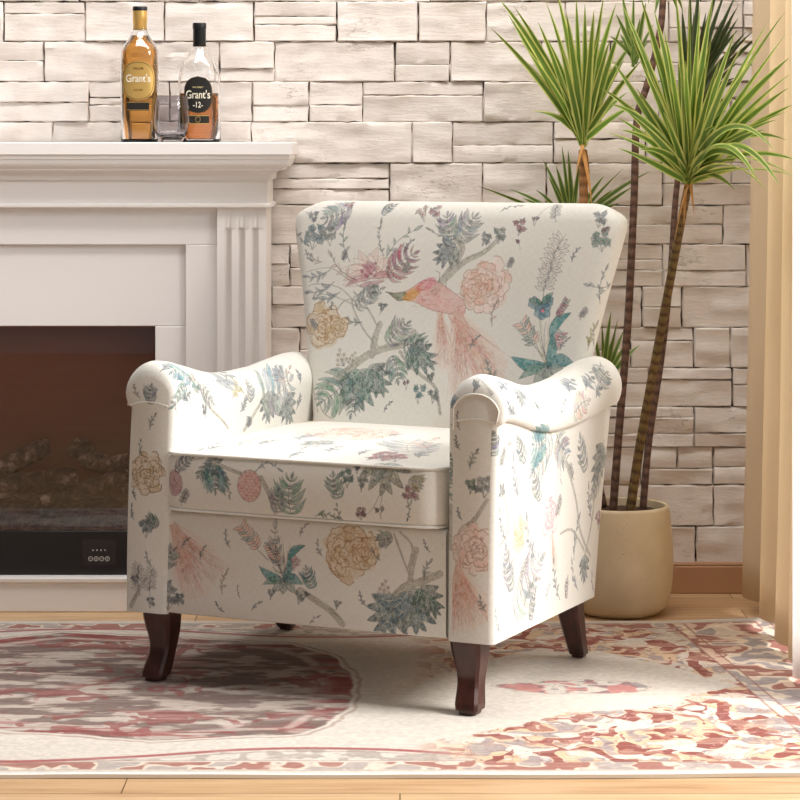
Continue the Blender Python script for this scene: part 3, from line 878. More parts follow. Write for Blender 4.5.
# atlas areas on the cloth (metres)
AW, AH, AS = 3.42, 1.78, 1150
A_BACK = (0.92, .02)       # origin: centre line of backrest front
A_ARM_R = (1.88, .03); A_ARM_L = (2.66, .03)
A_CAP_R = (.15, 1.10); A_CAP_L = (.35, 1.10)
A_RAIL = (.45, 1.06); A_CUSH = (1.10, 1.02)      # rail x from 0 ; cushion rim
A_TOP = (1.10, 1.16); A_MISC = (.05, 1.72)
def cloth_material(designs):
    cv = Canvas(AW, AH, AS, (220, 217, 209))
    # small filler sprays on the areas the camera sees least
    r = random.Random(4)
    def filler(x0, x1, y0, y1, n):
        for k in range(n):
            x = r.uniform(x0, x1); y = r.uniform(y0, y1); a = r.uniform(0, 6.28); L = r.uniform(.05, .10)
            q = (x+L*math.cos(a), y+L*math.sin(a))
            [lambda: m_sprig(cv, (x, y), q, SAGE, n=6), lambda: m_posy(cv, (x, y), q, BLUE), lambda: m_fern(cv, (x, y), q), lambda: m_peony(cv, (x, y), q, TAN),
             lambda: m_bouquet(cv, (x, y), q), lambda: m_posy(cv, (x, y), q, ROSE)][r.randrange(6)]()
    filler(.02, .52, .1, .9, 26); filler(1.32, 1.82, .1, .9, 26)
    filler(1.12, 1.62, 1.72, 1.76, 3)
    for d in designs:
        k = d[0]; kw = dict(d[-1]) if isinstance(d[-1], dict) else {}
        if 'col' in kw and isinstance(kw['col'], str): kw['col'] = PAL[kw['col']]
        g = kw.pop('gain', 1.0); cv.gain = g
        pts = [tuple(p) for p in d[1]]
        if k in ('branch', 'vine'): MOTIF[k](cv, pts, *d[2:-1] if isinstance(d[-1], dict) else d[2:], **kw)
        else: MOTIF[k](cv, pts[0], pts[1], **kw)
        cv.gain = 1.0
    # watercolour wear: the dye sinks unevenly into the weave
    base = np.array((220, 217, 209), np.float32)/255
    rs = np.random.RandomState(3)
    def cheap(sc_):
        g = rs.rand(int(cv.H/sc_)+3, int(cv.W/sc_)+3).astype(np.float32)
        y = np.arange(cv.H, dtype=np.float32)/sc_; x = np.arange(cv.W, dtype=np.float32)/sc_
        yi = y.astype(int); xi = x.astype(int); fy = (y-yi)[:, None]; fx = (x-xi)[None]
        a = g[yi][:, xi]; b = g[yi][:, xi+1]; c = g[yi+1][:, xi]; d = g[yi+1][:, xi+1]
        return (a*(1-fx)+b*fx)*(1-fy)+(c*(1-fx)+d*fx)*fy
    k = np.clip((cheap(2.2)*.45+cheap(5)*.35+cheap(12)*.35-.42)*1.5, 0, .40)[..., None]
    cv.a += (base-cv.a)*k
    im = cv.image('printed_linen')
    m = mat('floral_linen', (1, 1, 1, 1), .9); t = NT(m)
    uv = t.n('ShaderNodeUVMap'); tx = t.n('ShaderNodeTexImage', {'Vector': uv.outputs[0]}, image=im, interpolation='Cubic')
    sc_ = t.n('ShaderNodeMapping', {'Vector': uv.outputs[0], 'Scale': (AW*820, AH*820, 1)})
    wv = t.n('ShaderNodeTexNoise', {'Vector': t.n('ShaderNodeMapping', {'Vector': uv.outputs[0], 'Scale': (AW*90, AH*700, 1)}).outputs[0], 'Scale': 1, 'Detail': 2}).outputs[0]
    wh = t.n('ShaderNodeTexNoise', {'Vector': t.n('ShaderNodeMapping', {'Vector': uv.outputs[0], 'Scale': (AW*700, AH*90, 1)}).outputs[0], 'Scale': 1, 'Detail': 2}).outputs[0]
    ad = t.n('ShaderNodeMath', {0: wv, 1: wh}, operation='ADD').outputs[0]
    tone = t.ramp(t.n('ShaderNodeMath', {0: ad, 1: .5}, operation='MULTIPLY').outputs[0], [(.38, (.90, .89, .87, 1)), (.6, (1, 1, 1, 1))])
    t.link(t.mix(1.0, tx.outputs[0], tone, 'MULTIPLY'), t.b.inputs['Base Color'])
    t.bump(ad, .22, .0006)
    t.b.inputs['Sheen Weight'].default_value = .15; t.b.inputs['Sheen Roughness'].default_value = .5
    return m
# printed motifs: kind, anchor points on the cloth in metres, options
DESIGNS = [
    ('posy', [(0.5682, 0.7945), (0.6011, 0.7815)], {'col': 'steel', 'n': 3}),
    ('fern', [(0.6799, 0.8058), (0.6112, 0.7816)], {'col': 'steel', 'wd': 0.6}),
    ('posy', [(0.6779, 0.7959), (0.6659, 0.8279)], {'col': 'rose', 'n': 3}),
    ('posy', [(0.5928, 0.7109), (0.6021, 0.7727)], {'col': 'blue', 'n': 5}),
    ('posy', [(0.6376, 0.7205), (0.6231, 0.7642)], {'col': 'sage', 'n': 4}),
    ('sprig', [(0.6909, 0.6867), (0.6714, 0.778)], {'col': 'sage', 'n': 6}),
    ('sprig', [(0.7736, 0.7015), (0.7597, 0.7792)], {'col': 'sage', 'n': 9, 'ls': 0.14}),
    ('sprig', [(0.7746, 0.6886), (0.8535, 0.7633)], {'col': 'sage', 'n': 5, 'ls': 0.2}),
    ('rose', [(0.7498, 0.6318), (0.7309, 0.7354)], {}),
    ('fern', [(0.7868, 0.6586), (0.8549, 0.7118)], {'col': 'wine', 'wd': 0.5}),
    ('sprig', [(0.7089, 0.648), (0.6389, 0.7074)], {'col': 'blush', 'n': 6}),
    ('posy', [(0.7519, 0.6059), (0.7491, 0.6404)], {'col': 'sage', 'n': 4}),
    ('vine', [(0.7505, 0.6231), (0.6994, 0.6434), (0.6418, 0.6725), (0.581, 0.6622)], {}),
    ('vine', [(0.7238, 0.5878), (0.6705, 0.6296), (0.6142, 0.6368), (0.5888, 0.6317)], {}),
    ('vine', [(0.7136, 0.5918), (0.6569, 0.6118), (0.6211, 0.6151)], {}),
    ('sprig', [(0.6421, 0.6681), (0.575, 0.6532)], {'col': 'steel', 'n': 6, 'ls': 0.28}),
    ('sprig', [(0.6543, 0.6422), (0.5833, 0.6183)], {'col': 'steel', 'n': 6, 'ls': 0.3}),
    ('sprig', [(0.6712, 0.6209), (0.6066, 0.606)], {'col': 'steel', 'n': 6, 'ls': 0.3}),
    ('sprig', [(0.6205, 0.6851), (0.5884, 0.702)], {'col': 'blush', 'n': 4, 'ls': 0.4}),
    ('vine', [(0.7061, 0.6219), (0.7382, 0.5926), (0.772, 0.542), (0.7665, 0.4948)], 0.004, 0.003, {}),
    ('vine', [(0.7308, 0.6226), (0.7029, 0.6002), (0.7378, 0.5409), (0.7751, 0.5079)], 0.004, 0.003, {}),
    ('vine', [(0.6602, 0.5728), (0.6877, 0.604), (0.7277, 0.6009)], 0.003, 0.002, {}),
    ('fern', [(0.7136, 0.5918), (0.7791, 0.6325)], {'col': 'sage', 'wd': 0.35}),
    ('sprig', [(0.7313, 0.5579), (0.691, 0.5652)], {'col': 'sage', 'n': 4, 'ls': 0.4}),
    ('posy', [(0.7739, 0.5764), (0.7815, 0.6025)], {'col': 'sage', 'n': 3}),
    ('peony', [(0.6371, 0.494), (0.6335, 0.5893)], {'col': 'tan'}),
    ('peony', [(0.6752, 0.5171), (0.6706, 0.5688)], {'col': 'tan'}),
    ('sprig', [(0.6544, 0.5813), (0.6529, 0.5986)], {'col': 'sage', 'n': 2, 'ls': 0.6}),
    ('berries', [(0.6956, 0.462), (0.6773, 0.4956)], {}),
    ('berries', [(0.7154, 0.4628), (0.7175, 0.4929)], {}),
    ('branch', [(0.6646, 0.422), (0.7019, 0.4494), (0.7478, 0.4855), (0.7949, 0.5044), (0.8373, 0.5144), (0.859, 0.5407)], 0.017, 0.011, {}),
    ('branch', [(0.7625, 0.4861), (0.7641, 0.5203), (0.7758, 0.555)], 0.01, 0.012, {}),
    ('fern', [(0.7989, 0.5131), (0.8477, 0.5616)], {'col': 'sage', 'wd': 0.5}),
    ('branch', [(0.8293, 0.4971), (0.8559, 0.4685), (0.8863, 0.4486), (0.9164, 0.4288), (0.9285, 0.4001), (0.936, 0.3712)], 0.006, 0.005, {}),
    ('acanthus', [(0.848, 0.5021), (0.9175, 0.4667)], {'col': 'green', 'wide': 0.8}),
    ('fern', [(0.8377, 0.5102), (0.8993, 0.5124)], {'col': 'green', 'wd': 0.5}),
    ('fern', [(0.8109, 0.488), (0.831, 0.4295)], {'col': 'green', 'wd': 0.5}),
    ('acanthus', [(0.736, 0.4551), (0.7404, 0.366)], {'col': 'green', 'wide': 1.0}),
    ('fern', [(0.7077, 0.4411), (0.6386, 0.3779)], {'col': 'green', 'wd': 0.6}),
    ('acanthus', [(0.7552, 0.4602), (0.8048, 0.403)], {'col': 'green', 'wide': 0.8}),
    ('fern', [(0.7185, 0.433), (0.722, 0.3524)], {'col': 'sage', 'wd': 0.4}),
    ('vine', [(0.6646, 0.422), (0.636, 0.4035), (0.6504, 0.3657), (0.6723, 0.3498)], 0.003, 0.002, {}),
    ('vine', [(0.6085, 0.4535), (0.6234, 0.4026), (0.6403, 0.3608)], 0.003, 0.002, {}),
    ('posy', [(0.8826, 0.3897), (0.8832, 0.4317)], {'col': 'teal', 'n': 3, 'ctr': (206, 96, 120)}),
    ('posy', [(0.9154, 0.3911), (0.9168, 0.4247)], {'col': 'sage', 'n': 4}),
    ('posy', [(0.8513, 0.4177), (0.8493, 0.4387)], {'col': 'rose', 'n': 2}),
    ('posy', [(0.9113, 0.4328), (0.9043, 0.4577)], {'col': 'sage', 'n': 3}),
    ('branch', [(0.8995, 0.6271), (0.9252, 0.6618), (0.9464, 0.6922), (0.9578, 0.7222), (0.9414, 0.7432)], 0.016, 0.012, {}),
    ('branch', [(0.9255, 0.6576), (0.9651, 0.6925), (1.0098, 0.7147), (1.0435, 0.7449)], 0.013, 0.007, {}),
    ('acanthus', [(0.9434, 0.7262), (0.8947, 0.6911)], {'col': 'steel', 'wide': 0.9}),
    ('fern', [(0.9518, 0.7349), (0.9856, 0.7953)], {'col': 'steel', 'wd': 0.55}),
    ('fern', [(0.9326, 0.7388), (0.914, 0.7989)], {'col': 'steel', 'wd': 0.5}),
    ('sprig', [(0.9409, 0.7475), (0.8726, 0.7636)], {'col': 'sage', 'n': 4, 'ls': 0.16}),
    ('posy', [(0.8614, 0.7763), (0.8471, 0.8142)], {'col': 'blush', 'n': 3}),
    ('posy', [(0.8994, 0.7768), (0.8757, 0.8146)], {'col': 'rose', 'n': 3, 'al': 0.45}),
    ('fern', [(0.7574, 0.7923), (0.7866, 0.8206)], {'col': 'steel', 'wd': 0.4}),
    ('posy', [(1.0038, 0.7273), (1.0144, 0.7572)], {'col': 'steel', 'n': 4}),
    ('posy', [(1.0402, 0.7321), (1.0406, 0.7703)], {'col': 'sage', 'n': 4}),
    ('posy', [(1.0842, 0.7497), (1.0844, 0.7878)], {'col': 'rose', 'n': 4}),
    ('posy', [(1.1184, 0.7714), (1.1202, 0.7926)], {'col': 'rose', 'n': 2}),
    ('posy', [(1.0916, 0.7203), (1.0892, 0.7456)], {'col': 'rose', 'n': 1}),
    ('vine', [(1.1175, 0.7798), (1.135, 0.8069), (1.1491, 0.8199)], 0.0015, 0.001, {}),
    ('outline', [(1.1673, 0.7804), (1.1635, 0.8305)], {}),
    ('sprig', [(1.0354, 0.8006), (1.0807, 0.8185)], {'col': 'steel', 'n': 5, 'ls': 0.2}),
    ('pheasant', [(0.7897, 0.622), (0.9682, 0.5865)], {'flip': -1}),
    ('plume', [(0.9537, 0.5945), (1.0302, 0.3961)], {'wd': 0.75, 'n': 170, 'al': 0.6}),
    ('plume', [(0.9403, 0.5857), (1.0806, 0.4395)], {'wd': 0.55, 'n': 90, 'al': 0.5}),
    ('plume', [(0.9169, 0.585), (0.9416, 0.4592)], {'wd': 0.5, 'n': 80}),
    ('peony', [(1.0326, 0.5883), (1.0114, 0.6935)], {'col': 'blush', 'dark': (168, 132, 112), 'open_': 1}),
    ('peony', [(0.995, 0.5999), (0.9944, 0.6719)], {'col': 'peach', 'dark': (168, 132, 112), 'al': 0.4}),
    ('sprig', [(1.0394, 0.5591), (1.0491, 0.614)], {'col': 'peach', 'n': 5}),
    ('bouquet', [(1.1712, 0.4758), (1.1418, 0.6456)], {'top': 1}),
    ('outline', [(1.1594, 0.6502), (1.1921, 0.7556)], {}),
    ('posy', [(1.2622, 0.7692), (1.2647, 0.8087)], {'col': 'steel', 'n': 4}),
    ('posy', [(1.2742, 0.7192), (1.2666, 0.7692)], {'col': 'green', 'n': 5, 'ctr': (200, 90, 110)}),
    ('posy', [(1.281, 0.7485), (1.2794, 0.7736)], {'col': 'rose', 'n': 2}),
    ('sprig', [(1.3187, 0.6545), (1.2432, 0.652)], {'col': 'steel', 'n': 4, 'ls': 0.25}),
    ('sprig', [(1.2774, 0.6101), (1.2893, 0.6897)], {'col': 'steel', 'n': 5, 'ls': 0.2}),
    ('sprig', [(1.2566, 0.5143), (1.2786, 0.572)], {'col': 'olive', 'n': 8, 'ls': 0.3}),
    ('sprig', [(1.2787, 0.5213), (1.2681, 0.5558)], {'col': 'rose', 'n': 5}),
    ('sprig', [(1.0668, 0.4431), (1.0313, 0.4876)], {'col': 'sage', 'n': 6, 'ls': 0.3}),
    ('plume', [(0.4876, 1.2904), (0.5833, 1.1596)], {'wd': 1.0, 'n': 190, 'al': 0.6}),
    ('plume', [(0.4924, 1.2908), (0.5201, 1.1744)], {'wd': 0.5, 'n': 60, 'c2': (160, 110, 104)}),
    ('fern', [(0.4637, 1.2053), (0.4972, 1.2437)], {'col': 'sage', 'wd': 0.6}),
    ('posy', [(0.4774, 1.119), (0.4781, 1.1709)], {'col': 'steel', 'n': 6}),
    ('posy', [(0.502, 1.1296), (0.5065, 1.1576)], {'col': 'blue', 'n': 4}),
    ('sprig', [(0.6012, 1.161), (0.6146, 1.209)], {'col': 'peach', 'n': 6, 'ls': 0.25}),
    ('bouquet', [(0.7382, 1.1949), (0.7423, 1.3162)], {'top': 0}),
    ('fern', [(0.7382, 1.1988), (0.7201, 1.3097)], {'col': 'sage', 'wd': 0.2, 'al': 0.3}),
    ('wheat', [(0.7031, 1.2349), (0.6413, 1.3007)], {'col': 'peach', 'wd': 0.2}),
    ('sprig', [(0.6413, 1.1563), (0.6369, 1.1794)], {'col': 'rose', 'n': 3}),
    ('posy', [(0.7686, 1.1548), (0.773, 1.1821)], {'col': 'sage', 'n': 4}),
    ('posy', [(0.7075, 1.1576), (0.7119, 1.1813)], {'col': 'sage', 'n': 3}),
    ('branch', [(0.773, 1.1821), (0.8119, 1.162), (0.8419, 1.1453), (0.8633, 1.1241)], 0.01, 0.012, {}),
    ('posy', [(0.8505, 1.1498), (0.8548, 1.1693)], {'col': 'sage', 'n': 3}),
    ('posy', [(0.7816, 1.1674), (0.7903, 1.1796)], {'col': 'sage', 'n': 3}),
    ('fern', [(0.7989, 1.188), (0.786, 1.2293)], {'col': 'teal', 'wd': 0.5}),
    ('peony', [(0.8676, 1.2085), (0.88, 1.3088)], {'col': 'tan'}),
    ('peony', [(0.9058, 1.2267), (0.9101, 1.2993)], {'col': 'tan'}),
    ('berries', [(0.9522, 1.1808), (0.9522, 1.2149)], {}),
    ('branch', [(0.9648, 1.1742), (0.9941, 1.203), (1.0273, 1.2168), (1.0672, 1.2344)], 0.016, 0.012, {}),
    ('branch', [(1.0065, 1.2153), (1.0107, 1.2458), (1.019, 1.2765)], 0.01, 0.011, {}),
    ('vine', [(0.9732, 1.3036), (0.9899, 1.2631), (1.0024, 1.2338)], 0.004, 0.003, {}),
    ('vine', [(0.9854, 1.3082), (1.0107, 1.2835), (1.0024, 1.2414)], 0.004, 0.003, {}),
    ('fern', [(0.969, 1.2995), (0.9354, 1.2897)], {'col': 'sage', 'wd': 0.6}),
    ('acanthus', [(0.9815, 1.1793), (0.936, 1.1096)], {'col': 'blue', 'wide': 1.0}),
    ('acanthus', [(1.0024, 1.1961), (1.0267, 1.1184)], {'col': 'blue', 'wide': 1.1}),
    ('acanthus', [(1.0273, 1.2055), (1.0632, 1.1514)], {'col': 'green', 'wide': 0.8}),
    ('sprig', [(1.0353, 1.2211), (1.0512, 1.2597)], {'col': 'sage', 'n': 6, 'ls': 0.3}),
    ('sprig', [(0.7939, 1.1178), (0.8162, 1.1355)], {'col': 'wine', 'n': 4}),
    ('peony', [(0.3995, 1.3359), (0.3995, 1.4153)], {'col': 'tan', 'dark': (110, 88, 60), 'al': 0.5}),
    ('sprig', [(0.3903, 1.4109), (0.388, 1.4426)], {'col': 'sage', 'n': 3, 'ls': 0.3}),
    ('posy', [(0.3995, 1.2485), (0.3949, 1.2879)], {'col': 'blue', 'n': 4}),
    ('fern', [(0.4271, 1.2742), (0.3995, 1.2922)], {'col': 'green', 'wd': 0.6}),
    ('branch', [(0.3649, 1.1107), (0.381, 1.1398), (0.3995, 1.1691)], 0.008, 0.004, {}),
    ('outline', [(0.3857, 1.1322), (0.3857, 1.1998)], {}),
    ('outline', [(0.4087, 1.134), (0.4179, 1.1942)], {}),
    ('posy', [(0.4087, 1.1102), (0.4087, 1.134)], {'col': 'steel', 'n': 4}),
    ('posy', [(0.3764, 1.1514), (0.3718, 1.1749)], {'col': 'steel', 'n': 3}),
    ('sprig', [(0.3857, 1.526), (0.3718, 1.5532)], {'col': 'blush', 'n': 5, 'ls': 0.3}),
    ('bouquet', [(2.7511, 0.6385), (2.7384, 0.5886)], {'top': 0}),
    ('fern', [(2.7347, 0.627), (2.6737, 0.6136)], {'col': 'teal', 'wd': 0.6}),
    ('fern', [(2.7112, 0.6465), (2.6634, 0.6799)], {'col': 'teal', 'wd': 0.35}),
    ('sprig', [(2.6737, 0.7011), (2.6632, 0.6679)], {'col': 'peach', 'n': 3}),
    ('branch', [(2.7553, 0.6018), (2.7824, 0.6467), (2.8587, 0.6637), (2.8848, 0.6742)], 0.006, 0.005, {}),
    ('fern', [(2.7635, 0.6257), (2.8235, 0.6421)], {'col': 'steel', 'wd': 0.4}),
    ('posy', [(2.7933, 0.6824), (2.7833, 0.6583)], {'col': 'steel', 'n': 4}),
    ('fern', [(0.4087, 1.5151), (0.4133, 1.5549)], {'col': 'steel', 'wd': 0.5}),
    ('sprig', [(2.8984, 0.6109), (2.9454, 0.5527)], {'col': 'olive', 'n': 9, 'ls': 0.3}),
    ('sprig', [(2.9574, 0.6098), (2.8989, 0.5581)], {'col': 'olive', 'n': 6, 'ls': 0.25}),
    ('branch', [(2.9528, 0.6762), (2.9931, 0.6471), (3.0254, 0.622), (3.0394, 0.5891), (3.0614, 0.5483)], 0.009, 0.005, {}),
    ('acanthus', [(3.0616, 0.6115), (3.0564, 0.6789)], {'col': 'steel', 'wide': 1.0}),
    ('fern', [(3.0346, 0.615), (3.1705, 0.607)], {'col': 'steel', 'wd': 0.6}),
    ('acanthus', [(3.1317, 0.6389), (3.1652, 0.7146)], {'col': 'steel', 'wide': 0.7}),
    ('fern', [(2.9736, 0.6196), (2.9875, 0.5712)], {'col': 'steel', 'wd': 0.4}),
    ('sprig', [(3.0947, 0.5908), (3.187, 0.5862)], {'col': 'blush', 'n': 5}),
    ('fern', [(2.9855, 0.6589), (2.9603, 0.6642)], {'col': 'sage', 'wd': 0.6}),
    ('vine', [(1.1271, 1.0834), (1.1572, 1.1209), (1.1965, 1.135)], 0.002, 0.0015, {}),
    ('fern', [(1.1335, 1.1076), (1.1744, 1.1336)], {'col': 'steel', 'wd': 0.35}),
    ('thistle', [(1.1335, 1.0564), (1.127, 1.107)], {'col': 'wine'}),
    ('outline', [(1.1478, 1.0377), (1.1669, 1.0706)], {}),
    ('acanthus', [(1.2064, 1.1315), (1.2484, 1.103)], {'col': 'blue', 'wide': 0.7}),
    ('branch', [(1.2203, 1.1284), (1.2613, 1.1153), (1.2839, 1.1089)], 0.006, 0.006, {}),
    ('fern', [(1.2117, 1.1202), (1.1852, 1.0953)], {'col': 'steel', 'wd': 0.5}),
    ('fern', [(1.2206, 1.1207), (1.226, 1.0665)], {'col': 'teal', 'wd': 0.7}),
    ('sprig', [(1.2439, 1.1066), (1.2573, 1.0606)], {'col': 'sage', 'n': 5, 'ls': 0.25}),
    ('thistle', [(1.3015, 1.0556), (1.3034, 1.1177)], {'col': (196, 112, 102)}),
    ('sprig', [(1.3146, 1.1145), (1.3714, 1.1177)], {'col': 'steel', 'n': 5, 'ls': 0.2, 'bend': 0.3}),
    ('branch', [(1.3284, 1.1038), (1.3463, 1.074), (1.3576, 1.0395)], 0.008, 0.009, {}),
    ('fern', [(1.3922, 1.0378), (1.3976, 1.1154)], {'col': 'green', 'wd': 0.55}),
    ('fern', [(1.362, 1.0398), (1.3683, 1.087)], {'col': 'steel', 'wd': 0.5}),
    ('fern', [(1.497, 1.0755), (1.4829, 1.1239)], {'col': 'green', 'wd': 0.45}),
    ('posy', [(1.5138, 1.0955), (1.5074, 1.1328)], {'col': 'green', 'n': 4}),
    ('posy', [(1.5338, 1.123), (1.5319, 1.1458)], {'col': 'blue', 'n': 3}),
    ('posy', [(1.5433, 1.0897), (1.5466, 1.12)], {'col': 'sage', 'n': 3}),
    ('acanthus', [(1.5839, 1.1762), (1.5933, 1.085)], {'col': (168, 166, 140), 'wide': 1.0}),
    ('vine', [(1.5849, 1.0921), (1.5681, 1.0607), (1.5549, 1.0484)], 0.0018, 0.001, {}),
    ('vine', [(1.5891, 1.0923), (1.5826, 1.0616)], 0.0018, 0.001, {}),
    ('posy', [(1.5838, 1.0388), (1.5806, 1.0653)], {'col': (150, 134, 120), 'n': 2}),
    ('posy', [(1.5414, 1.0358), (1.543, 1.063)], {'col': 'rose', 'n': 5}),
    ('sprig', [(1.5027, 1.0329), (1.4925, 1.0638)], {'col': 'sage', 'n': 3, 'ls': 0.35}),
    ('posy', [(1.6466, 1.073), (1.6464, 1.1106)], {'col': 'rose', 'n': 5}),
    ('fern', [(1.6422, 1.1178), (1.6706, 1.1081)], {'col': 'olive', 'wd': 0.7}),
    ('sprig', [(1.6385, 1.0801), (1.6378, 1.0422)], {'col': 'sage', 'n': 5, 'ls': 0.2}),
    ('sprig', [(1.4439, 1.0373), (1.4947, 1.0346)], {'col': 'green', 'n': 8, 'ls': 0.22}),
    ('peony', [(1.4204, 1.3632), (1.3307, 1.546)], {'col': 'blush'}),
    ('posy', [(1.5736, 1.1891), (1.5459, 1.2566)], {'col': 'wine', 'n': 6}),
    ('posy', [(1.5997, 1.1873), (1.569, 1.2437)], {'col': 'rose', 'n': 5}),
    ('sprig', [(1.2455, 1.2183), (1.2277, 1.3774)], {'col': 'steel', 'n': 8, 'gain': 0.7}),
    ('outline', [(1.3792, 1.2171), (1.3792, 1.3473)], {}),
    ('sprig', [(1.1658, 1.2803), (1.1725, 1.1877)], {'col': 'steel', 'n': 5}),
    ('fern', [(1.5897, 1.2725), (1.5383, 1.4315)], {'col': 'steel', 'wd': 0.5, 'gain': 0.7}),
    ('vine', [(1.303, 1.4993), (1.3819, 1.4787), (1.4947, 1.4303), (1.5987, 1.3464)], 0.002, 0.001, {}),
    ('vine', [(1.2226, 1.3018), (1.2384, 1.4894), (1.3068, 1.538)], 0.002, 0.001, {}),
    ('sprig', [(1.6094, 1.3226), (1.558, 1.4854)], {'col': 'peach', 'n': 6}),
    ('posy', [(1.3887, 1.2671), (1.3639, 1.3422)], {'col': 'steel', 'n': 5}),
    ('fern', [(1.8811, 0.3814), (1.882, 0.4255)], {'col': 'steel', 'wd': 0.5}),
    ('fern', [(1.8809, 0.7928), (1.8836, 0.7383)], {'col': 'green', 'wd': 0.6}),
    ('sprig', [(1.8808, 0.8227), (1.881, 0.7741)], {'col': 'teal', 'n': 9, 'ls': 0.2}),
    ('posy', [(0.1032, 1.3784), (0.1032, 1.4083)], {'col': 'green', 'n': 4}),
    ('posy', [(0.1315, 1.3727), (0.1315, 1.4174)], {'col': 'steel', 'n': 5}),
    ('branch', [(0.0788, 1.2685), (0.0849, 1.3063), (0.1113, 1.3305), (0.1376, 1.3694)], 0.01, 0.006, {}),
    ('branch', [(1.8816, 0.9132), (1.8818, 0.8758), (1.8807, 0.8339)], 0.008, 0.006, {}),
    ('peony', [(0.1154, 1.2301), (0.1194, 1.3161)], {'col': 'blush', 'dark': (160, 128, 116), 'open_': 1}),
    ('plume', [(0.0788, 1.2424), (0.1113, 1.118)], {'wd': 1.0, 'n': 200, 'al': 0.6}),
    ('plume', [(0.0788, 1.2536), (0.0869, 1.1421)], {'wd': 0.5, 'n': 60}),
    ('sprig', [(0.0828, 1.4968), (0.0788, 1.5303)], {'col': 'peach', 'n': 5}),
    ('vine', [(1.8824, 0.514), (1.8862, 0.5407), (1.8966, 0.5725)], 0.002, 0.001, {}),
    ('acanthus', [(1.9745, 0.5103), (1.9678, 0.4701)], {'col': 'steel', 'wide': 1.0}),
    ('vine', [(1.9006, 0.5214), (1.8922, 0.4847), (1.9229, 0.4633)], 0.0016, 0.001, {}),
    ('vine', [(2.1652, 0.5132), (2.1378, 0.4811), (2.1462, 0.4531)], 0.0016, 0.001, {}),
    ('sprig', [(2.1617, 0.4326), (2.2092, 0.4646)], {'col': 'steel', 'n': 5}),
    ('fern', [(2.2358, 0.434), (2.325, 0.4543)], {'col': 'blush', 'wd': 0.4}),
    ('fern', [(2.3944, 0.4816), (2.4593, 0.5043)], {'col': 'steel', 'wd': 0.5}),
    ('sprig', [(2.4721, 0.5343), (2.3951, 0.5143)], {'col': 'steel', 'n': 5}),
    ('sprig', [(2.0084, 0.4546), (2.1378, 0.4811)], {'col': 'steel', 'n': 6}),
    ('fern', [(2.1593, 0.3852), (2.0509, 0.3239)], {'col': 'steel', 'wd': 0.35}),
    ('fern', [(2.1276, 0.3848), (2.0557, 0.385)], {'col': 'teal', 'wd': 0.9}),
    ('fern', [(2.1814, 0.3788), (2.2528, 0.3189)], {'col': 'steel', 'wd': 0.5}),
    ('branch', [(2.1814, 0.3788), (2.2535, 0.3108), (2.3034, 0.2443), (2.3297, 0.18), (2.3893, 0.1182)], 0.006, 0.007, {}),
    ('branch', [(2.3548, 0.1153), (2.3984, 0.1906), (2.4172, 0.2703), (2.4584, 0.3482)], 0.006, 0.003, {}),
    ('acanthus', [(2.4595, 0.3356), (2.3941, 0.265)], {'col': 'steel', 'wide': 0.7}),
    ('fern', [(2.4396, 0.2882), (2.3844, 0.2335)], {'col': 'steel', 'wd': 0.35}),
    ('sprig', [(2.2224, 0.2868), (2.2098, 0.3082)], {'col': 'steel', 'n': 4}),
    ('peony', [(2.1636, 0.1921), (2.1593, 0.2634)], {'col': (232, 176, 184), 'dark': (190, 132, 140), 'al': 0.5}),
    ('plume', [(2.1742, 0.1945), (2.1988, 0.1118)], {'wd': 0.5, 'n': 50}),
    ('branch', [(2.3542, 0.1358), (2.2842, 0.1865), (2.2178, 0.1881)], 0.005, 0.003, {}),
    ('peony', [(2.0087, 0.1841), (2.0057, 0.2494)], {'col': (220, 206, 160), 'dark': (150, 136, 96), 'al': 0.4}),
    ('branch', [(1.9093, 0.2105), (1.9471, 0.2349), (1.9349, 0.2818), (1.9024, 0.3348)], 0.003, 0.002, {}),
    ('posy', [(1.9147, 0.2958), (1.9125, 0.3298)], {'col': 'steel', 'n': 5}),
    ('fern', [(1.9815, 0.0745), (2.1332, 0.1574)], {'col': 'steel', 'wd': 0.35}),
    ('sprig', [(2.0317, 0.0773), (2.0926, 0.1172)], {'col': 'sage', 'n': 7, 'ls': 0.3}),
    ('sprig', [(2.146, 0.0694), (2.1669, 0.0973)], {'col': 'rose', 'n': 4}),
    ('fern', [(2.2544, 0.055), (2.2649, 0.0972)], {'col': 'rose', 'wd': 0.3}),
    ('acanthus', [(2.3546, 0.1235), (2.3556, 0.0664)], {'col': 'steel', 'wide': 0.8}),
    ('sprig', [(2.4138, 0.0404), (2.4017, 0.0835)], {'col': 'rose', 'n': 4}),
    ('posy', [(2.4347, 0.1649), (2.4328, 0.2064)], {'col': 'rose', 'n': 4}),
    ('sprig', [(1.9129, 0.049), (1.8933, 0.0936)], {'col': 'steel', 'n': 5}),
    ('posy', [(1.9474, 0.3819), (1.9455, 0.4048)], {'col': 'blush', 'n': 2, 'gain': 0.4}),
    ('sprig', [(0.993, 0.5072), (1.0136, 0.5373)], {'col': 'steel', 'n': 5, 'ls': 0.26, 'bend': 0.15}),
    ('sprig', [(0.8214, 0.7111), (0.8425, 0.7373)], {'col': 'steel', 'n': 5, 'ls': 0.26, 'bend': 0.15}),
    ('sprig', [(1.2098, 0.6973), (1.2255, 0.7268)], {'col': 'steel', 'n': 5, 'ls': 0.26, 'bend': 0.15}),
    ('sprig', [(0.6001, 0.6847), (0.5775, 0.7106)], {'col': 'steel', 'n': 5, 'ls': 0.26, 'bend': 0.15}),
    ('sprig', [(0.8142, 0.4541), (0.7839, 0.4656)], {'col': 'steel', 'n': 5, 'ls': 0.26, 'bend': 0.15}),
    ('sprig', [(0.8035, 0.3692), (0.8205, 0.391)], {'col': 'steel', 'n': 5, 'ls': 0.26, 'bend': 0.15}),
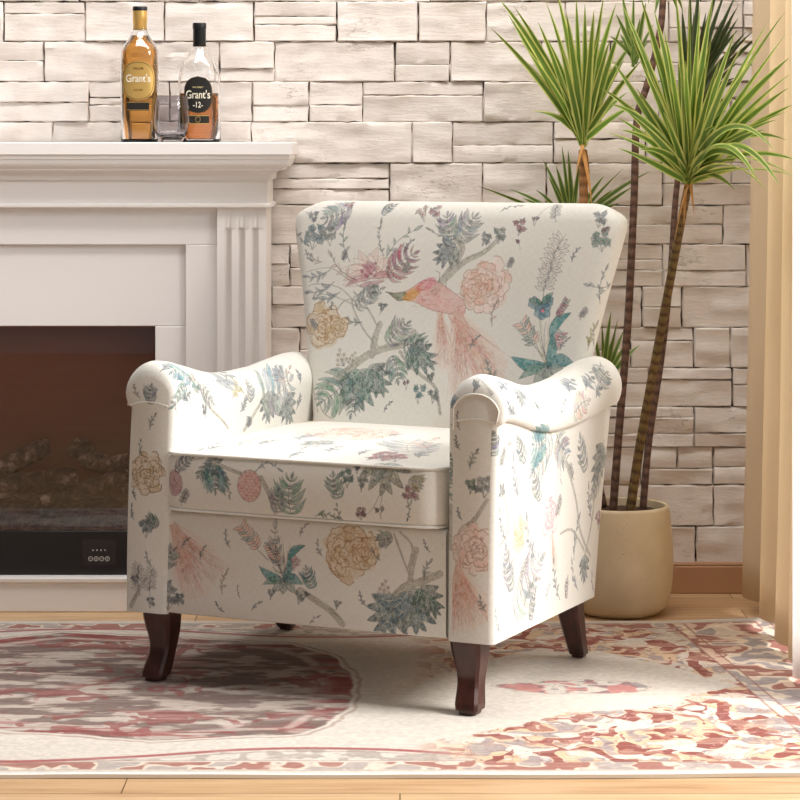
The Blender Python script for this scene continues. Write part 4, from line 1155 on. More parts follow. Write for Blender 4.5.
    ('sprig', [(1.1949, 0.5138), (1.2151, 0.5392)], {'col': 'steel', 'n': 5, 'ls': 0.26, 'bend': 0.15}),
    ('outline', [(0.8254, 0.6595), (0.8375, 0.6899)], {}),
    ('outline', [(0.6759, 0.6864), (0.6787, 0.7126)], {}),
    ('outline', [(0.6229, 0.5368), (0.6052, 0.5623)], {}),
    ('outline', [(1.0675, 0.6777), (1.0794, 0.7032)], {}),
    ('outline', [(1.2346, 0.577), (1.2503, 0.6022)], {}),
    ('sprig', [(0.5518, 1.224), (0.5653, 1.2525)], {'col': 'steel', 'n': 5, 'ls': 0.26}),
    ('sprig', [(0.6191, 1.2523), (0.6101, 1.2869)], {'col': 'steel', 'n': 5, 'ls': 0.26}),
    ('sprig', [(0.6679, 1.1351), (0.6899, 1.1524)], {'col': 'steel', 'n': 5, 'ls': 0.26}),
    ('sprig', [(0.8205, 1.251), (0.8119, 1.2812)], {'col': 'steel', 'n': 5, 'ls': 0.26}),
    ('sprig', [(0.9143, 1.1626), (0.9016, 1.1882)], {'col': 'steel', 'n': 5, 'ls': 0.26}),
    ('sprig', [(0.9438, 1.2523), (0.927, 1.2739)], {'col': 'steel', 'n': 5, 'ls': 0.26}),
    ('sprig', [(0.6057, 1.1261), (0.5878, 1.1443)], {'col': 'steel', 'n': 5, 'ls': 0.26}),
    ('sprig', [(0.773, 1.2862), (0.7897, 1.3105)], {'col': 'steel', 'n': 5, 'ls': 0.26}),
    ('sprig', [(1.0473, 1.2745), (1.0353, 1.2964)], {'col': 'steel', 'n': 5, 'ls': 0.26}),
    ('sprig', [(0.5111, 1.2447), (0.5292, 1.2657)], {'col': 'steel', 'n': 5, 'ls': 0.26}),
    ('sprig', [(2.0036, 0.284), (1.9675, 0.374)], {'col': 'steel', 'gain': 1.3}),
    ('sprig', [(2.0914, 0.1561), (2.0408, 0.2503)], {'col': 'steel', 'gain': 1.3}),
    ('fern', [(1.9709, 0.118), (1.9385, 0.208)], {'col': 'steel', 'gain': 1.3}),
    ('sprig', [(2.2978, 0.1242), (2.3281, 0.2106)], {'col': 'steel', 'gain': 1.3}),
    ('sprig', [(2.2215, 0.0566), (2.187, 0.1452)], {'col': 'steel', 'gain': 1.3}),
    ('sprig', [(2.3215, 0.0598), (2.2865, 0.1259)], {'col': 'steel', 'gain': 1.3}),
    ('sprig', [(2.3984, 0.1906), (2.3764, 0.2673)], {'col': 'steel', 'gain': 1.3}),
    ('fern', [(2.0281, 0.3574), (1.9792, 0.4087)], {'col': 'steel', 'gain': 1.3}),
    ('fern', [(2.1062, 0.2704), (2.0705, 0.3331)], {'col': 'steel', 'gain': 1.3}),
    ('sprig', [(1.9381, 0.2174), (1.906, 0.2782)], {'col': 'steel', 'gain': 1.3}),
    ('fern', [(2.0626, 0.045), (2.093, 0.0977)], {'col': 'steel', 'gain': 1.3}),
    ('fern', [(2.3566, 0.2983), (2.3147, 0.3762)], {'col': 'steel', 'gain': 1.3}),
    ('sprig', [(2.2386, 0.3525), (2.1858, 0.3882)], {'col': 'steel', 'gain': 1.3}),
    ('outline', [(1.901, 0.3536), (1.9272, 0.3918)], {'gain': 1.5}),
    ('outline', [(2.1944, 0.2192), (2.2242, 0.2627)], {'gain': 1.5}),
    ('outline', [(2.0106, 0.1266), (2.05, 0.1625)], {'gain': 1.5}),
    ('outline', [(2.2891, 0.2864), (2.2633, 0.3257)], {'gain': 1.5}),
    ('sprig', [(0.1032, 1.4232), (0.1194, 1.4614)], {'col': 'sage', 'n': 6, 'ls': 0.3}),
    ('sprig', [(0.0828, 1.4594), (0.0747, 1.4852)], {'col': 'sage', 'n': 6, 'ls': 0.3}),
    ('sprig', [(0.1356, 1.161), (0.1235, 1.1898)], {'col': 'sage', 'n': 6, 'ls': 0.3}),
    ('sprig', [(0.0869, 1.3289), (0.0788, 1.3508)], {'col': 'sage', 'n': 6, 'ls': 0.3}),
    ('sprig', [(0.4087, 1.4635), (0.4225, 1.4959)], {'col': 'sage', 'n': 6, 'ls': 0.3}),
    ('sprig', [(0.3718, 1.2825), (0.3672, 1.314)], {'col': 'sage', 'n': 6, 'ls': 0.3}),
    ('sprig', [(0.4133, 1.1939), (0.3995, 1.2207)], {'col': 'sage', 'n': 6, 'ls': 0.3}),
    ('sprig', [(0.3764, 1.3226), (0.3718, 1.3462)], {'col': 'sage', 'n': 6, 'ls': 0.3}),
    ('sprig', [(1.8912, 0.5103), (1.9454, 0.5221)], {'col': 'steel', 'n': 7, 'ls': 0.4, 'gain': 1.5}),
    ('sprig', [(2.0076, 0.4818), (1.9915, 0.5047)], {'col': 'steel', 'n': 7, 'ls': 0.4, 'gain': 1.5}),
    ('sprig', [(2.2372, 0.4707), (2.3137, 0.5058)], {'col': 'steel', 'n': 7, 'ls': 0.4, 'gain': 1.5}),
    ('sprig', [(2.3231, 0.4759), (2.3869, 0.4975)], {'col': 'steel', 'n': 7, 'ls': 0.4, 'gain': 1.5}),
    ('sprig', [(2.0601, 0.458), (2.0437, 0.4793)], {'col': 'steel', 'n': 7, 'ls': 0.4, 'gain': 1.5}),
    ('sprig', [(1.9418, 0.4614), (1.9014, 0.4873)], {'col': 'steel', 'n': 7, 'ls': 0.4, 'gain': 1.5}),
    ('sprig', [(2.3565, 0.4556), (2.3967, 0.4732)], {'col': 'steel', 'n': 7, 'ls': 0.4, 'gain': 1.5}),
    ('sprig', [(1.8844, 0.5541), (1.8927, 0.5745)], {'col': 'steel', 'n': 7, 'ls': 0.4, 'gain': 1.5}),
    ('sprig', [(2.842, 0.5843), (2.9559, 0.5265)], {'col': 'steel', 'n': 7, 'ls': 0.4, 'gain': 1.4}),
    ('sprig', [(2.6663, 0.5917), (2.7017, 0.593)], {'col': 'steel', 'n': 7, 'ls': 0.4, 'gain': 1.4}),
    ('sprig', [(2.9326, 0.6376), (2.9583, 0.6058)], {'col': 'steel', 'n': 7, 'ls': 0.4, 'gain': 1.4}),
    ('sprig', [(3.1951, 0.634), (3.1977, 0.6016)], {'col': 'steel', 'n': 7, 'ls': 0.4, 'gain': 1.4}),
    ('sprig', [(2.6875, 0.6752), (2.7259, 0.6546)], {'col': 'steel', 'n': 7, 'ls': 0.4, 'gain': 1.4}),
    ('sprig', [(3.0894, 0.5789), (3.1556, 0.5718)], {'col': 'steel', 'n': 7, 'ls': 0.4, 'gain': 1.4}),
    ('sprig', [(3.1807, 0.6884), (3.1957, 0.6572)], {'col': 'steel', 'n': 7, 'ls': 0.4, 'gain': 1.4}),
    ('sprig', [(1.2707, 1.2545), (1.2843, 1.3136)], {'col': 'steel', 'n': 7, 'ls': 0.35, 'gain': 1.3}),
    ('sprig', [(1.3221, 1.3275), (1.3191, 1.4219)], {'col': 'steel', 'n': 7, 'ls': 0.35, 'gain': 1.3}),
    ('sprig', [(1.1931, 1.1911), (1.2013, 1.2249)], {'col': 'steel', 'n': 7, 'ls': 0.35, 'gain': 1.3}),
    ('sprig', [(1.5077, 1.2201), (1.5105, 1.2678)], {'col': 'steel', 'n': 7, 'ls': 0.35, 'gain': 1.3}),
    ('sprig', [(1.3783, 1.1767), (1.3911, 1.2195)], {'col': 'steel', 'n': 7, 'ls': 0.35, 'gain': 1.3}),
    ('sprig', [(1.6323, 1.2255), (1.6223, 1.3035)], {'col': 'steel', 'n': 7, 'ls': 0.35, 'gain': 1.3}),
    ('sprig', [(1.466, 1.4442), (1.475, 1.4919)], {'col': 'steel', 'n': 7, 'ls': 0.35, 'gain': 1.3}),
    ('sprig', [(1.4382, 1.2298), (1.4377, 1.292)], {'col': 'steel', 'n': 7, 'ls': 0.35, 'gain': 1.3}),
]
CLOTH = cloth_material(DESIGNS)

# ------------------------------------------------------------------ armchair (built from its front right bottom corner, then centred)
BW = .797; CX = -BW/2; CY = .33
def UVN(org, u, v): return ((org[0]+u)/AW, (org[1]+v)/AH)
def yend(z): return .565+.215*(z-.145)
def build_chair():
    a = math.radians(-25); ca, sa = math.cos(a), math.sin(a)
    loc = (.173+ca*CX-sa*CY, 4.55+sa*CX+ca*CY, 0)
    root = empty('armchair', loc, a)
    tag(root, 'cream armchair upholstered in floral bird print with dark wooden legs, standing on the rug', 'armchair')
    def fin(mb, name, mats=CLOTH, parent=root, **k):
        for i, v in enumerate(mb.v): mb.v[i] = (v[0]-CX, v[1]-CY, v[2])
        return mb.build(name, mats, parent, **k)
    # --- backrest
    def rring(cx, y0, y1, hw, r, bul, z, inset=0):
        """rounded rectangle starting at the back centre; front is y0"""
        y0 += inset; y1 -= inset; hw -= inset; r = max(.004, min(r-inset*.6, (y1-y0)/2-.001))
        pts = []
        nf = 16
        for i in range(9): pts.append((cx-hw*0+(-(hw-r))*i/8, y1))
        pts = [(cx-(hw-r)*i/8, y1) for i in range(8)]
        for k in range(6): t = math.pi/2*k/6; pts.append((cx-(hw-r)-r*math.sin(t), y1-r+r*math.cos(t)))
        for k in range(3): pts.append((cx-hw, y1-r-(y1-y0-2*r)*k/3))
        for k in range(6): t = math.pi/2*k/6; pts.append((cx-(hw-r)-r*math.cos(t), y0+r-r*math.sin(t)))
        for k in range(nf): x = -(hw-r)+2*(hw-r)*k/nf; pts.append((cx+x, y0))
        for k in range(6): t = math.pi/2*k/6; pts.append((cx+(hw-r)+r*math.sin(t), y0+r-r*math.cos(t)))
        for k in range(3): pts.append((cx+hw, y0+r+(y1-y0-2*r)*k/3))
        for k in range(6): t = math.pi/2*k/6; pts.append((cx+(hw-r)+r*math.cos(t), y1-r+r*math.sin(t)))
        for k in range(8): pts.append((cx+(hw-r)*(1-k/8), y1))
        out = []
        for x, y in pts:
            if y < (y0+y1)/2: y -= bul*max(0, 1-((x-cx)/hw)**2)
            out.append((x, y, z))
        return out
    def arcs(ring):
        n = len(ring); L = [0]
        for i in range(n): p, q = ring[i], ring[(i+1) % n]; L.append(L[-1]+math.hypot(p[0]-q[0], p[1]-q[1]))
        m_ = L[-1]/2
        return [l-m_ for l in L]
    hwt = [(.15, .29), (.45, .298), (.60, .326), (.70, .345), (.80, .366), (.87, .382), (.90, .387), (.92, .382), (.935, .366), (.95, .350)]
    yft = [(.15, .50), (.45, .565), (.65, .607), (.93, .655)]
    bc = -.376; rings = []; uvs = []
    ZT = .949; rt = .036
    zs = [.15, .30, .42, .48, .54, .60, .65, .70, .75, .80, .84, .87, .895, ZT-rt]
    rows = [(z, 0) for z in zs]+[(ZT-rt+rt*math.sin(t), rt*(1-math.cos(t))) for t in [math.pi/2*k/7 for k in range(1, 8)]]
    arcz = 0; pz = .15; pi_ = 0
    for z, ins in rows:
        hw = smooth_interp(z, hwt); y0 = smooth_interp(z, yft); y1 = yend(z)+.004
        arcz += math.hypot(z-pz, ins-pi_); pz = z; pi_ = ins
        bul = .012*min(1, (z-.3)/.15) if z > .3 else 0
        bul *= max(0, min(1, (ZT-z)/.1))
        rg = rring(bc, y0, y1, hw, .030, bul, z, ins)
        # gentle arch along the top
        if z > .86: rg = [(x, y, zz+.0*(1-((x-bc)/hw)**2)) for x, y, zz in rg]
        rings.append(rg); ar = arcs(rg); uvs.append([UVN(A_BACK, q, arcz) for q in ar])
    mb = MB(); ids = mb.rings(rings, uvs)
    last = rings[-1]; n = len(last); org = uvs[-1]
    # cap on top: close with strips front to back
    mb.face([i for i in ids[-1]], [org[k] for k in range(n)])
    fin(mb, 'backrest', angle=60)
    # --- arms
    topt = [(0, .638), (.04, .644), (.08, .638), (.13, .627), (.17, .617), (.25, .604), (.32, .602), (.44, .608), (.53, .621), (.60, .630), (.66, .631), (.72, .629)]
    def section(zt, ov=.024, gr=0):
        pts = [((ov-.014)*(k/12)**2, .145+(zt-.087-1.5*gr-.145)*k/12) for k in range(13)]
        r = .057+gr; c = (ov-.057, zt-r); s0 = math.radians(-30)
        roll0 = len(pts)
        for k in range(23):
            t = s0+(math.pi-s0)*k/22; pts.append((c[0]+r*math.cos(t), c[1]+r*math.sin(t)))
        roll1 = len(pts)
        x0 = pts[-1][0]; xe = -.095
        for k in range(1, 12): pts.append((x0+(xe-x0)*k/11, c[1]+(.145-c[1])*k/11))
        return pts, roll0, roll1
    ytab = [0, .004, .009, .015, .022, .035, .06, .09, .12, .15, .18, .21, .24, .27, .30, .33, .36, .39, .42, .45, .48, .51, .54, .57]
    def arm(side, org, cap_org):
        mx = (lambda x: x) if side > 0 else (lambda x: -BW-x)
        mb = MB(); rings = []; uvs = []
        OV = .022 if side > 0 else .002
        for y in ytab:
            t = y/.57
            zt = smooth_interp(t*.66, topt)-(.018*t*t if side < 0 else 0)
            pts, r0, r1 = section(zt, OV, .008*t*t)
            n = len(pts)
            # outward normals for rounding the front and rear edge
            row = []; L = 0; uu = []
            for i, (x, z) in enumerate(pts):
                p = pts[max(0, i-1)]; q = pts[min(n-1, i+1)]
                dx, dz = q[0]-p[0], q[1]-p[1]; l = math.hypot(dx, dz); nx, nz = dz/l, -dx/l
                rad = .011+.017*max(0, nz) if r0 <= i < r1 else .011
                yl = y if y < .05 else .05+(yend(z)-.05)*(y-.05)/(.57-.05)
                if y < rad: ins = rad-math.sqrt(max(0, rad*rad-(rad-y)**2))
                else: ins = 0
                er = yend(z)-yl
                rr = .020
                if er < rr: ins += rr-math.sqrt(max(0, rr*rr-(rr-er)**2))
                if i: L += math.hypot(x-pts[i-1][0], z-pts[i-1][1])
                X_, Z_ = x-nx*ins, z-nz*ins
                if z < .15: Z_ = z
                # gathers of the cloth on the roll
                if r0 < i < r1-1 and .02 < y < .55:
                    Z_ += .0016*noise.noise(Vector((yl*30, i*.25, side*3)))
                row.append((mx(X_), yl, Z_)); uu.append(UVN(org, yl, L))
            rings.append(row); uvs.append(uu)
        ids = []
        for r_ in rings: ids.append([mb.add(p) for p in r_])
        n = len(rings[0])
        for i in range(len(ids)-1):
            for j in range(n-1):
                q = (ids[i][j], ids[i][j+1], ids[i+1][j+1], ids[i+1][j]); u = [uvs[i][j], uvs[i][j+1], uvs[i+1][j+1], uvs[i+1][j]]
                mb.face(q, u)
            mb.face((ids[i][n-1], ids[i][0], ids[i+1][0], ids[i+1][n-1]), [UVN(A_MISC, 0, 0)]*4)
        cap = lambda r_: [UVN(cap_org, (p[0]-mx(0)), p[2]-.145) for p in r_]
        mb.face(ids[0], cap(rings[0])); mb.face(ids[-1], cap(rings[-1]))
        o = fin(mb, 'armrest', angle=55)
        # piping: round the front of the roll, across under it, and along the outside seam
        f = rings[0]
        pts, r0, r1 = section(smooth_interp(0, topt), OV)
        loop = [(mx_[0], -.0005, mx_[2]) for mx_ in f[r0:r1+1]]
        pm = MB(); k = 1
        cshift = lambda p: p
        if side > 0: pm.tube([cshift(p) for p in loop], .0017, 8)
        z0 = f[r0][2]; xa, xb = f[r0][0], f[r1][0]
        pm.tube([(xa+(xb-xa)*i/8, -.0005, z0-.0035+.007*math.sin(math.pi*i/8)) for i in range(9)], .0013, 8)
        pm.tube([(mx(.0006), rings[i][r0-1][1], rings[i][r0-1][2]+.001) for i in range(3, len(rings)-1)], .0028, 8)
        for q in range(len(pm.uv)): pm.uv[q] = [((cap_org[0]+u[0]*.01)/AW, (cap_org[1]+.2+u[1]*.6)/AH) for u in pm.uv[q]]
        for i, v in enumerate(pm.v): pm.v[i] = (v[0]-CX, v[1]-CY, v[2])
        pm.build('piping', CLOTH, o)
    arm(1, A_ARM_R, A_CAP_R); arm(-1, A_ARM_L, A_CAP_L)
    # --- front rail
    x0, x1 = -.728, -.099
    mb = MB(); ro = []; uo = []
    nx = 12
    prof = [(.06, .147), (.012, .147), (.005, .150), (.003, .157)]+[(.003, .157+(.340-.157)*k/6) for k in range(1, 7)]+[(.005, .347), (.012, .351), (.10, .352)]
    ids = []; L = 0
    for k, (y, z) in enumerate(prof):
        if k: L += math.hypot(y-prof[k-1][0], z-prof[k-1][1])
        ro.append([(x0+(x1-x0)*i/nx, y+(.004 if i in (0, nx) and 0 < k < len(prof)-1 else 0), z) for i in range(nx+1)])
        uo.append([UVN(A_RAIL, (x1-x0)*i/nx, L) for i in range(nx+1)])
    ids = mb.rings(ro, uo, False)
    fin(mb, 'front_rail', angle=50)
    # --- deck, dust cover and rear panel
    mb = MB(); mb.box(-.71, -.09, .02, .53, .150, .349)
    mb.uv = [[UVN(A_MISC, 0, 0)]*4 for _ in mb.uv]
    fin(mb, 'seat_base', smooth=False)
    # --- seat cushion
    cx0, cx1, cy0, cy1 = -.709, -.102, -.010, .588
    cz0, cz1 = .353, .467; cc = (cx0+cx1)/2; chw = (cx1-cx0)/2
    rings = []; uvs = []; r = .012
    prof = [(cz0+r-r*math.cos(t), r-r*math.sin(t)) for t in [math.pi/2*k/4 for k in range(5)]]
    prof += [(cz0+r+(cz1-cz0-2*r)*k/4, 0) for k in range(1, 4)]
    prof += [(cz1-r+r*math.sin(t), r-r*math.cos(t)) for t in [math.pi/2*k/4 for k in range(5)]]
    L = 0
    for k, (z, ins) in enumerate(prof):
        if k: L += math.hypot(z-prof[k-1][0], ins-prof[k-1][1])
        bul = .006*math.sin(math.pi*(z-cz0)/(cz1-cz0))
        rg = rring(cc, cy0, cy1, chw, .045, bul, z, ins)
        rings.append(rg); ar = arcs(rg)
        uvs.append([UVN(A_CUSH, chw+q, L) for q in ar])
    mb = MB(); ids = mb.rings(rings, uvs)
    top = rings[-1]; n = len(top); my = (cy0+cy1)/2
    def tuv(p): return UVN(A_TOP, p[0]-cx0, p[1]-cy0)
    prev = ids[-1]; prevp = top
    for s_ in (.97, .92, .84, .72, .56, .38, .18):
        ring = []
        for x, y, z in top:
            X_, Y_ = cc+(x-cc)*s_, my+(y-my)*s_
            dome = .020*(1-s_**2)**.6 + .0012*noise.noise(Vector((X_*9, Y_*9, 0)))
            ring.append((X_, Y_, cz1+dome))
        cur = [mb.add(p) for p in ring]
        for j in range(n):
            k = (j+1) % n
            mb.face((prev[j], prev[k], cur[k], cur[j]), [tuv(prevp[j]), tuv(prevp[k]), tuv(ring[k]), tuv(ring[j])])
        prev, prevp = cur, ring
    c = mb.add((cc, my, cz1+.0205))
    for j in range(n):
        k = (j+1) % n; mb.face((prev[j], prev[k], c), [tuv(prevp[j]), tuv(prevp[k]), tuv((cc, my))])
    mb.face(ids[0][::-1], [tuv(p) for p in rings[0][::-1]])
    cu = fin(mb, 'seat_cushion', angle=60)
    for z in (cz0+.003, cz1-.001):
        rg = rring(cc, cy0+.001, cy1-.001, chw-.001, .044, .0, z); rg.append(rg[0])
        pm = MB(); pm.tube([(p[0], p[1], p[2]) for p in rg], .0027, 8, cap=False)
        for q in range(len(pm.uv)): pm.uv[q] = [((A_MISC[0]+u[1]*.1)/AW, (A_MISC[1]+u[0]*.01)/AH) for u in pm.uv[q]]
        for i, v in enumerate(pm.v): pm.v[i] = (v[0]-CX, v[1]-CY, v[2])
        pm.build('piping', CLOTH, cu)
    # --- legs
    def leg(x, prof):
        mb = MB(); rings = []
        for z, dx, y, wd in prof:
            z = .0098+z*(.150-.0098)/.150
            h = wd/2; e = h*.24
            rings.append([(x+dx+sx, y+sy, z) for sx, sy in ((-h+e, -h), (h-e, -h), (h, -h+e), (h, h-e), (h-e, h), (-h+e, h), (-h, h-e), (-h, -h+e))])
        ids = mb.rings(rings); mb.face(ids[0]); mb.face(ids[-1])
        fin(mb, 'leg', M['walnut'], angle=28)
    for x, sg in ((-.062, 1), (-.732, -1)):
        tab = [(.150, 0, .036, .062), (.135, 0, .037, .061), (.115, 0, .040, .057), (.095, 0, .043, .051), (.075, 0, .043, .045), (.055, .001*sg, .039, .043), (.035, .003*sg, .031, .045), (.018, .005*sg, .024, .047), (.008, .006*sg, .022, .045), (.007, .006*sg, .022, .036), (.0, .006*sg, .022, .034)]
        zz = [t[0] for t in tab]; out = []
        for k in range(len(tab)-4):
            for s_ in range(3):
                z = tab[k][0]+(tab[k+1][0]-tab[k][0])*s_/3
                g = lambda c_: smooth_interp(-z, [(-t[0], t[c_]) for t in tab[:8]])
                out.append((z, g(1), g(2), g(3)))
        out += tab[7:]
        leg(x, out)
    for x, sg in ((-.045, 1), (-.745, -1)):
        leg(x, [(.150, 0, .505, .050), (.10, -.002*sg, .528, .044), (.05, -.005*sg, .556, .038), (.006, -.007*sg, .583, .033), (.005, -.007*sg, .583, .026), (0, -.007*sg, .583, .025)])
build_chair()

# ------------------------------------------------------------------ plant pot and dracaena
pot_c = Vector((.505, 5.625, 0))
potm = mat('cream_stoneware', srgb(214, 196, 162), .6); t = NT(potm)
n1 = t.noise(t.coord(), 14, 5); n2 = t.noise(t.coord(), 160, 2)
t.link(t.mix(t.ramp(n2, [(.70, (0, 0, 0, 1)), (.74, (1, 1, 1, 1))]), t.ramp(n1, [(.3, srgb(208, 189, 154)), (.7, srgb(222, 206, 174))]), srgb(176, 152, 116)), t.b.inputs['Base Color'])
t.bump(n1, .15, .004)
mb = MB()
mb.lathe([(.001, 0), (.078, 0), (.092, .004), (.104, .016), (.113, .036), (.119, .062), (.122, .095), (.122, .13), (.120, .17), (.116, .215), (.113, .240), (.112, .246), (.108, .249), (.103, .247), (.102, .238), (.102, .10), (.001, .10)], 72)
pot = mb.build('plant_pot', potm, None, angle=60, loc=pot_c)
tag(pot, 'round cream stoneware plant pot behind the armchair, holding the tall plant', 'plant pot')
soil = mat('dark_soil', srgb(74, 54, 38), .95); t = NT(soil); n1 = t.noise(t.coord(), 90, 5, .7); t.bump(n1, 1, .01)
t.link(t.ramp(n1, [(.35, srgb(44, 30, 22)), (.65, srgb(104, 78, 54))]), t.b.inputs['Base Color'])
mb = MB(); mb.lathe([(.1005, .12), (.1015, .230), (.08, .233), (.04, .235), (.0005, .236)], 36)
for i, v in enumerate(mb.v): mb.v[i] = (v[0], v[1], v[2]+(.003*noise.noise(Vector(v)*60) if v[2] > .2 else 0))
mb.build('soil', soil, pot)

def m_bark(name, c1, c2, rings=260):
    m = mat(name, c1, .75); t = NT(m)
    uv = t.n('ShaderNodeUVMap').outputs[0]
    wv = t.n('ShaderNodeTexWave', {'Vector': uv, 'Scale': rings/20, 'Distortion': 2.5, 'Detail': 3, 'Detail Scale': 1.5}, bands_direction='Y').outputs[1]
    n1 = t.noise(t.coord(), 60, 4)
    col = t.ramp(wv, [(.15, c2), (.5, c1), (.9, c1)])
    t.link(t.mix(n1, col, c2), t.b.inputs['Base Color']); t.bump(wv, .6, .003); return m
bark_dark = m_bark('brown_cane_bark', srgb(128, 96, 78), srgb(78, 54, 44))
bark_green = m_bark('olive_cane_bark', srgb(146, 122, 70), srgb(88, 66, 40))
bark_tan = m_bark('tan_cane_bark', srgb(190, 140, 84), srgb(138, 96, 56))
def m_leaf(name, mid, mid2, edge):
    m = mat(name, mid, .42); t = NT(m)
    uv = t.n('ShaderNodeSeparateXYZ', {0: t.n('ShaderNodeUVMap').outputs[0]}).outputs
    col = t.ramp(uv[0], [(.0, edge), (.13, edge), (.24, mid2), (.42, mid), (.5, mid2), (.58, mid), (.76, mid2), (.87, edge), (1, edge)])
    n1 = t.noise(t.coord((1, .3, .3)), 40, 2)
    col = t.mix(t.ramp(n1, [(.4, (0, 0, 0, 1)), (.7, (.5, .5, .5, 1))]), col, mid2)
    t.link(col, t.b.inputs['Base Color'])
    tl = t.n('ShaderNodeBsdfTranslucent', {'Color': col}); mx = t.n('ShaderNodeMixShader', {0: .25, 1: t.b.outputs[0], 2: tl.outputs[0]})
    t.link(mx.outputs[0], t.t.nodes['Material Output'].inputs[0]); return m
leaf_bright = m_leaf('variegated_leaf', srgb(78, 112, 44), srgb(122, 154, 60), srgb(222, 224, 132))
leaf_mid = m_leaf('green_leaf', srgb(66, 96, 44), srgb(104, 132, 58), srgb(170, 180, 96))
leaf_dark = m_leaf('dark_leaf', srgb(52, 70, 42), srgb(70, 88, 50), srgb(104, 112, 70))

plant = empty('dracaena', pot_c+Vector((0, 0, .236)))
tag(plant, 'tall dracaena with slender canes and tufts of sword leaves growing from the cream pot', 'potted plant')
def to_plant(mb):
    o = plant.location
    for i, v in enumerate(mb.v): mb.v[i] = (v[0]-o[0], v[1]-o[1], v[2]-o[2])
def cane(pts, r, m, name='cane'):
    p = catmull(pts, 8); mb = MB(); n = len(p)
    rad = [(r[0]+(r[1]-r[0])*i/(n-1))*(1+.05*noise.noise(Vector((i*.7, r[0]*100, 0)))) for i in range(n)]
    mb.tube(p, rad, 14); to_plant(mb); return mb.build(name, m, plant)
G = .2368
def soilpt(px, d): return Vector(((px-400)*d/FPX, d, G))
cane([soilpt(613, 5.60), P(619, 430, 5.60), P(628, 320, 5.60), P(634, 200, 5.60), P(637, 120, 5.60), P(648, 82, 5.60), P(661, 25, 5.60), P(664, -40, 5.62)], (.0095, .0075), bark_dark)
cane([soilpt(630, 5.585), P(640, 445, 5.56), P(661, 330, 5.48), P(676, 250, 5.38), P(688, 186, 5.27)], (.0112, .0085), bark_green)
cane([soilpt(643, 5.64), P(649, 440, 5.67), P(661, 360, 5.69), P(670, 280, 5.70), P(676, 195, 5.72), P(683, 145, 5.73), P(690, 116, 5.74)], (.0085, .0065), bark_dark)
cane([soilpt(598, 5.63), P(590, 400, 5.68), P(586, 280, 5.70), P(584, 215, 5.70), P(583, 150, 5.70)], (.0095, .0105), bark_tan)
cane([soilpt(604, 5.67), P(590, 430, 5.74), P(576, 300, 5.78), P(573, 228, 5.78)], (.008, .007), bark_dark)

def blade(mb, p0, d0, L, wd, droop, sidev, twist, n=12):
    """sword leaf: starts along d0, bends down with droop"""
    p = Vector(p0); d = Vector(d0).normalized(); side = Vector(sidev).normalized()
    rows = []; uvs = []
    for i in range(n+1):
        t = i/n
        wv = wd*.5*(min(1, .55+t*2.2))*(1-t**2.6)**.8 if t < 1 else .0003
        wv = max(wv, .0003)
        up = side.cross(d).normalized(); q = Matrix.Rotation(twist*t, 3, d)
        s = q @ side
        u2 = q @ up
        rows.append([p-s*wv+u2*wv*.35, p-s*wv*.5+u2*wv*.08, p, p+s*wv*.5+u2*wv*.08, p+s*wv+u2*wv*.35])
        uvs.append([(0, t), (.25, t), (.5, t), (.75, t), (1, t)])
        d = (d+Vector((0, 0, -1))*droop*(t**1.2)*(1/n)*2).normalized()
        side = (side-d*side.dot(d)).normalized()
        p = p+d*(L/n)
    ids = [[mb.add(v) for v in r] for r in rows]
    for i in range(n):
        for j in range(4):
            mb.face((ids[i][j], ids[i][j+1], ids[i+1][j+1], ids[i+1][j]), [uvs[i][j], uvs[i][j+1], uvs[i+1][j+1], uvs[i+1][j]])
def blade_to(mb, p0, tip, arch, wd, lean, rnd):
    """leaf aimed at a tip point, arching above the straight line"""
    p0 = Vector(p0); tip = Vector(tip); v = tip-p0; L = v.length; n = 14
    ctrl = p0+v*.5+Vector((0, 0, arch*L))
    pts = [p0*(1-t)**2+ctrl*2*t*(1-t)+tip*t*t for t in [i/n for i in range(n+1)]]
    tw = rnd.uniform(-.9, .9); rows = []; uvs = []
    face = Vector((rnd.uniform(-.6, .6), -1, rnd.uniform(-.1, .7))).normalized()
    for i, p in enumerate(pts):
        t = i/n; d = (pts[min(n, i+1)]-pts[max(0, i-1)]).normalized()
        s = d.cross(face).normalized(); q = Matrix.Rotation(tw*t, 3, d); s = q @ s; u2 = s.cross(d)
        wv = max(.0003, wd*.5*min(1, .5+t*2.0)*max(0, 1-t**2.4)**.85)
        rows.append([p-s*wv+u2*wv*.3, p-s*wv*.5+u2*wv*.06, p, p+s*wv*.5+u2*wv*.06, p+s*wv+u2*wv*.3]); uvs.append([(0, t), (.25, t), (.5, t), (.75, t), (1, t)])
    ids = [[mb.add(v) for v in r] for r in rows]
    for i in range(n):
        for j in range(4):
            mb.face((ids[i][j], ids[i][j+1], ids[i+1][j+1], ids[i+1][j]), [uvs[i][j], uvs[i][j+1], uvs[i+1][j+1], uvs[i+1][j]])
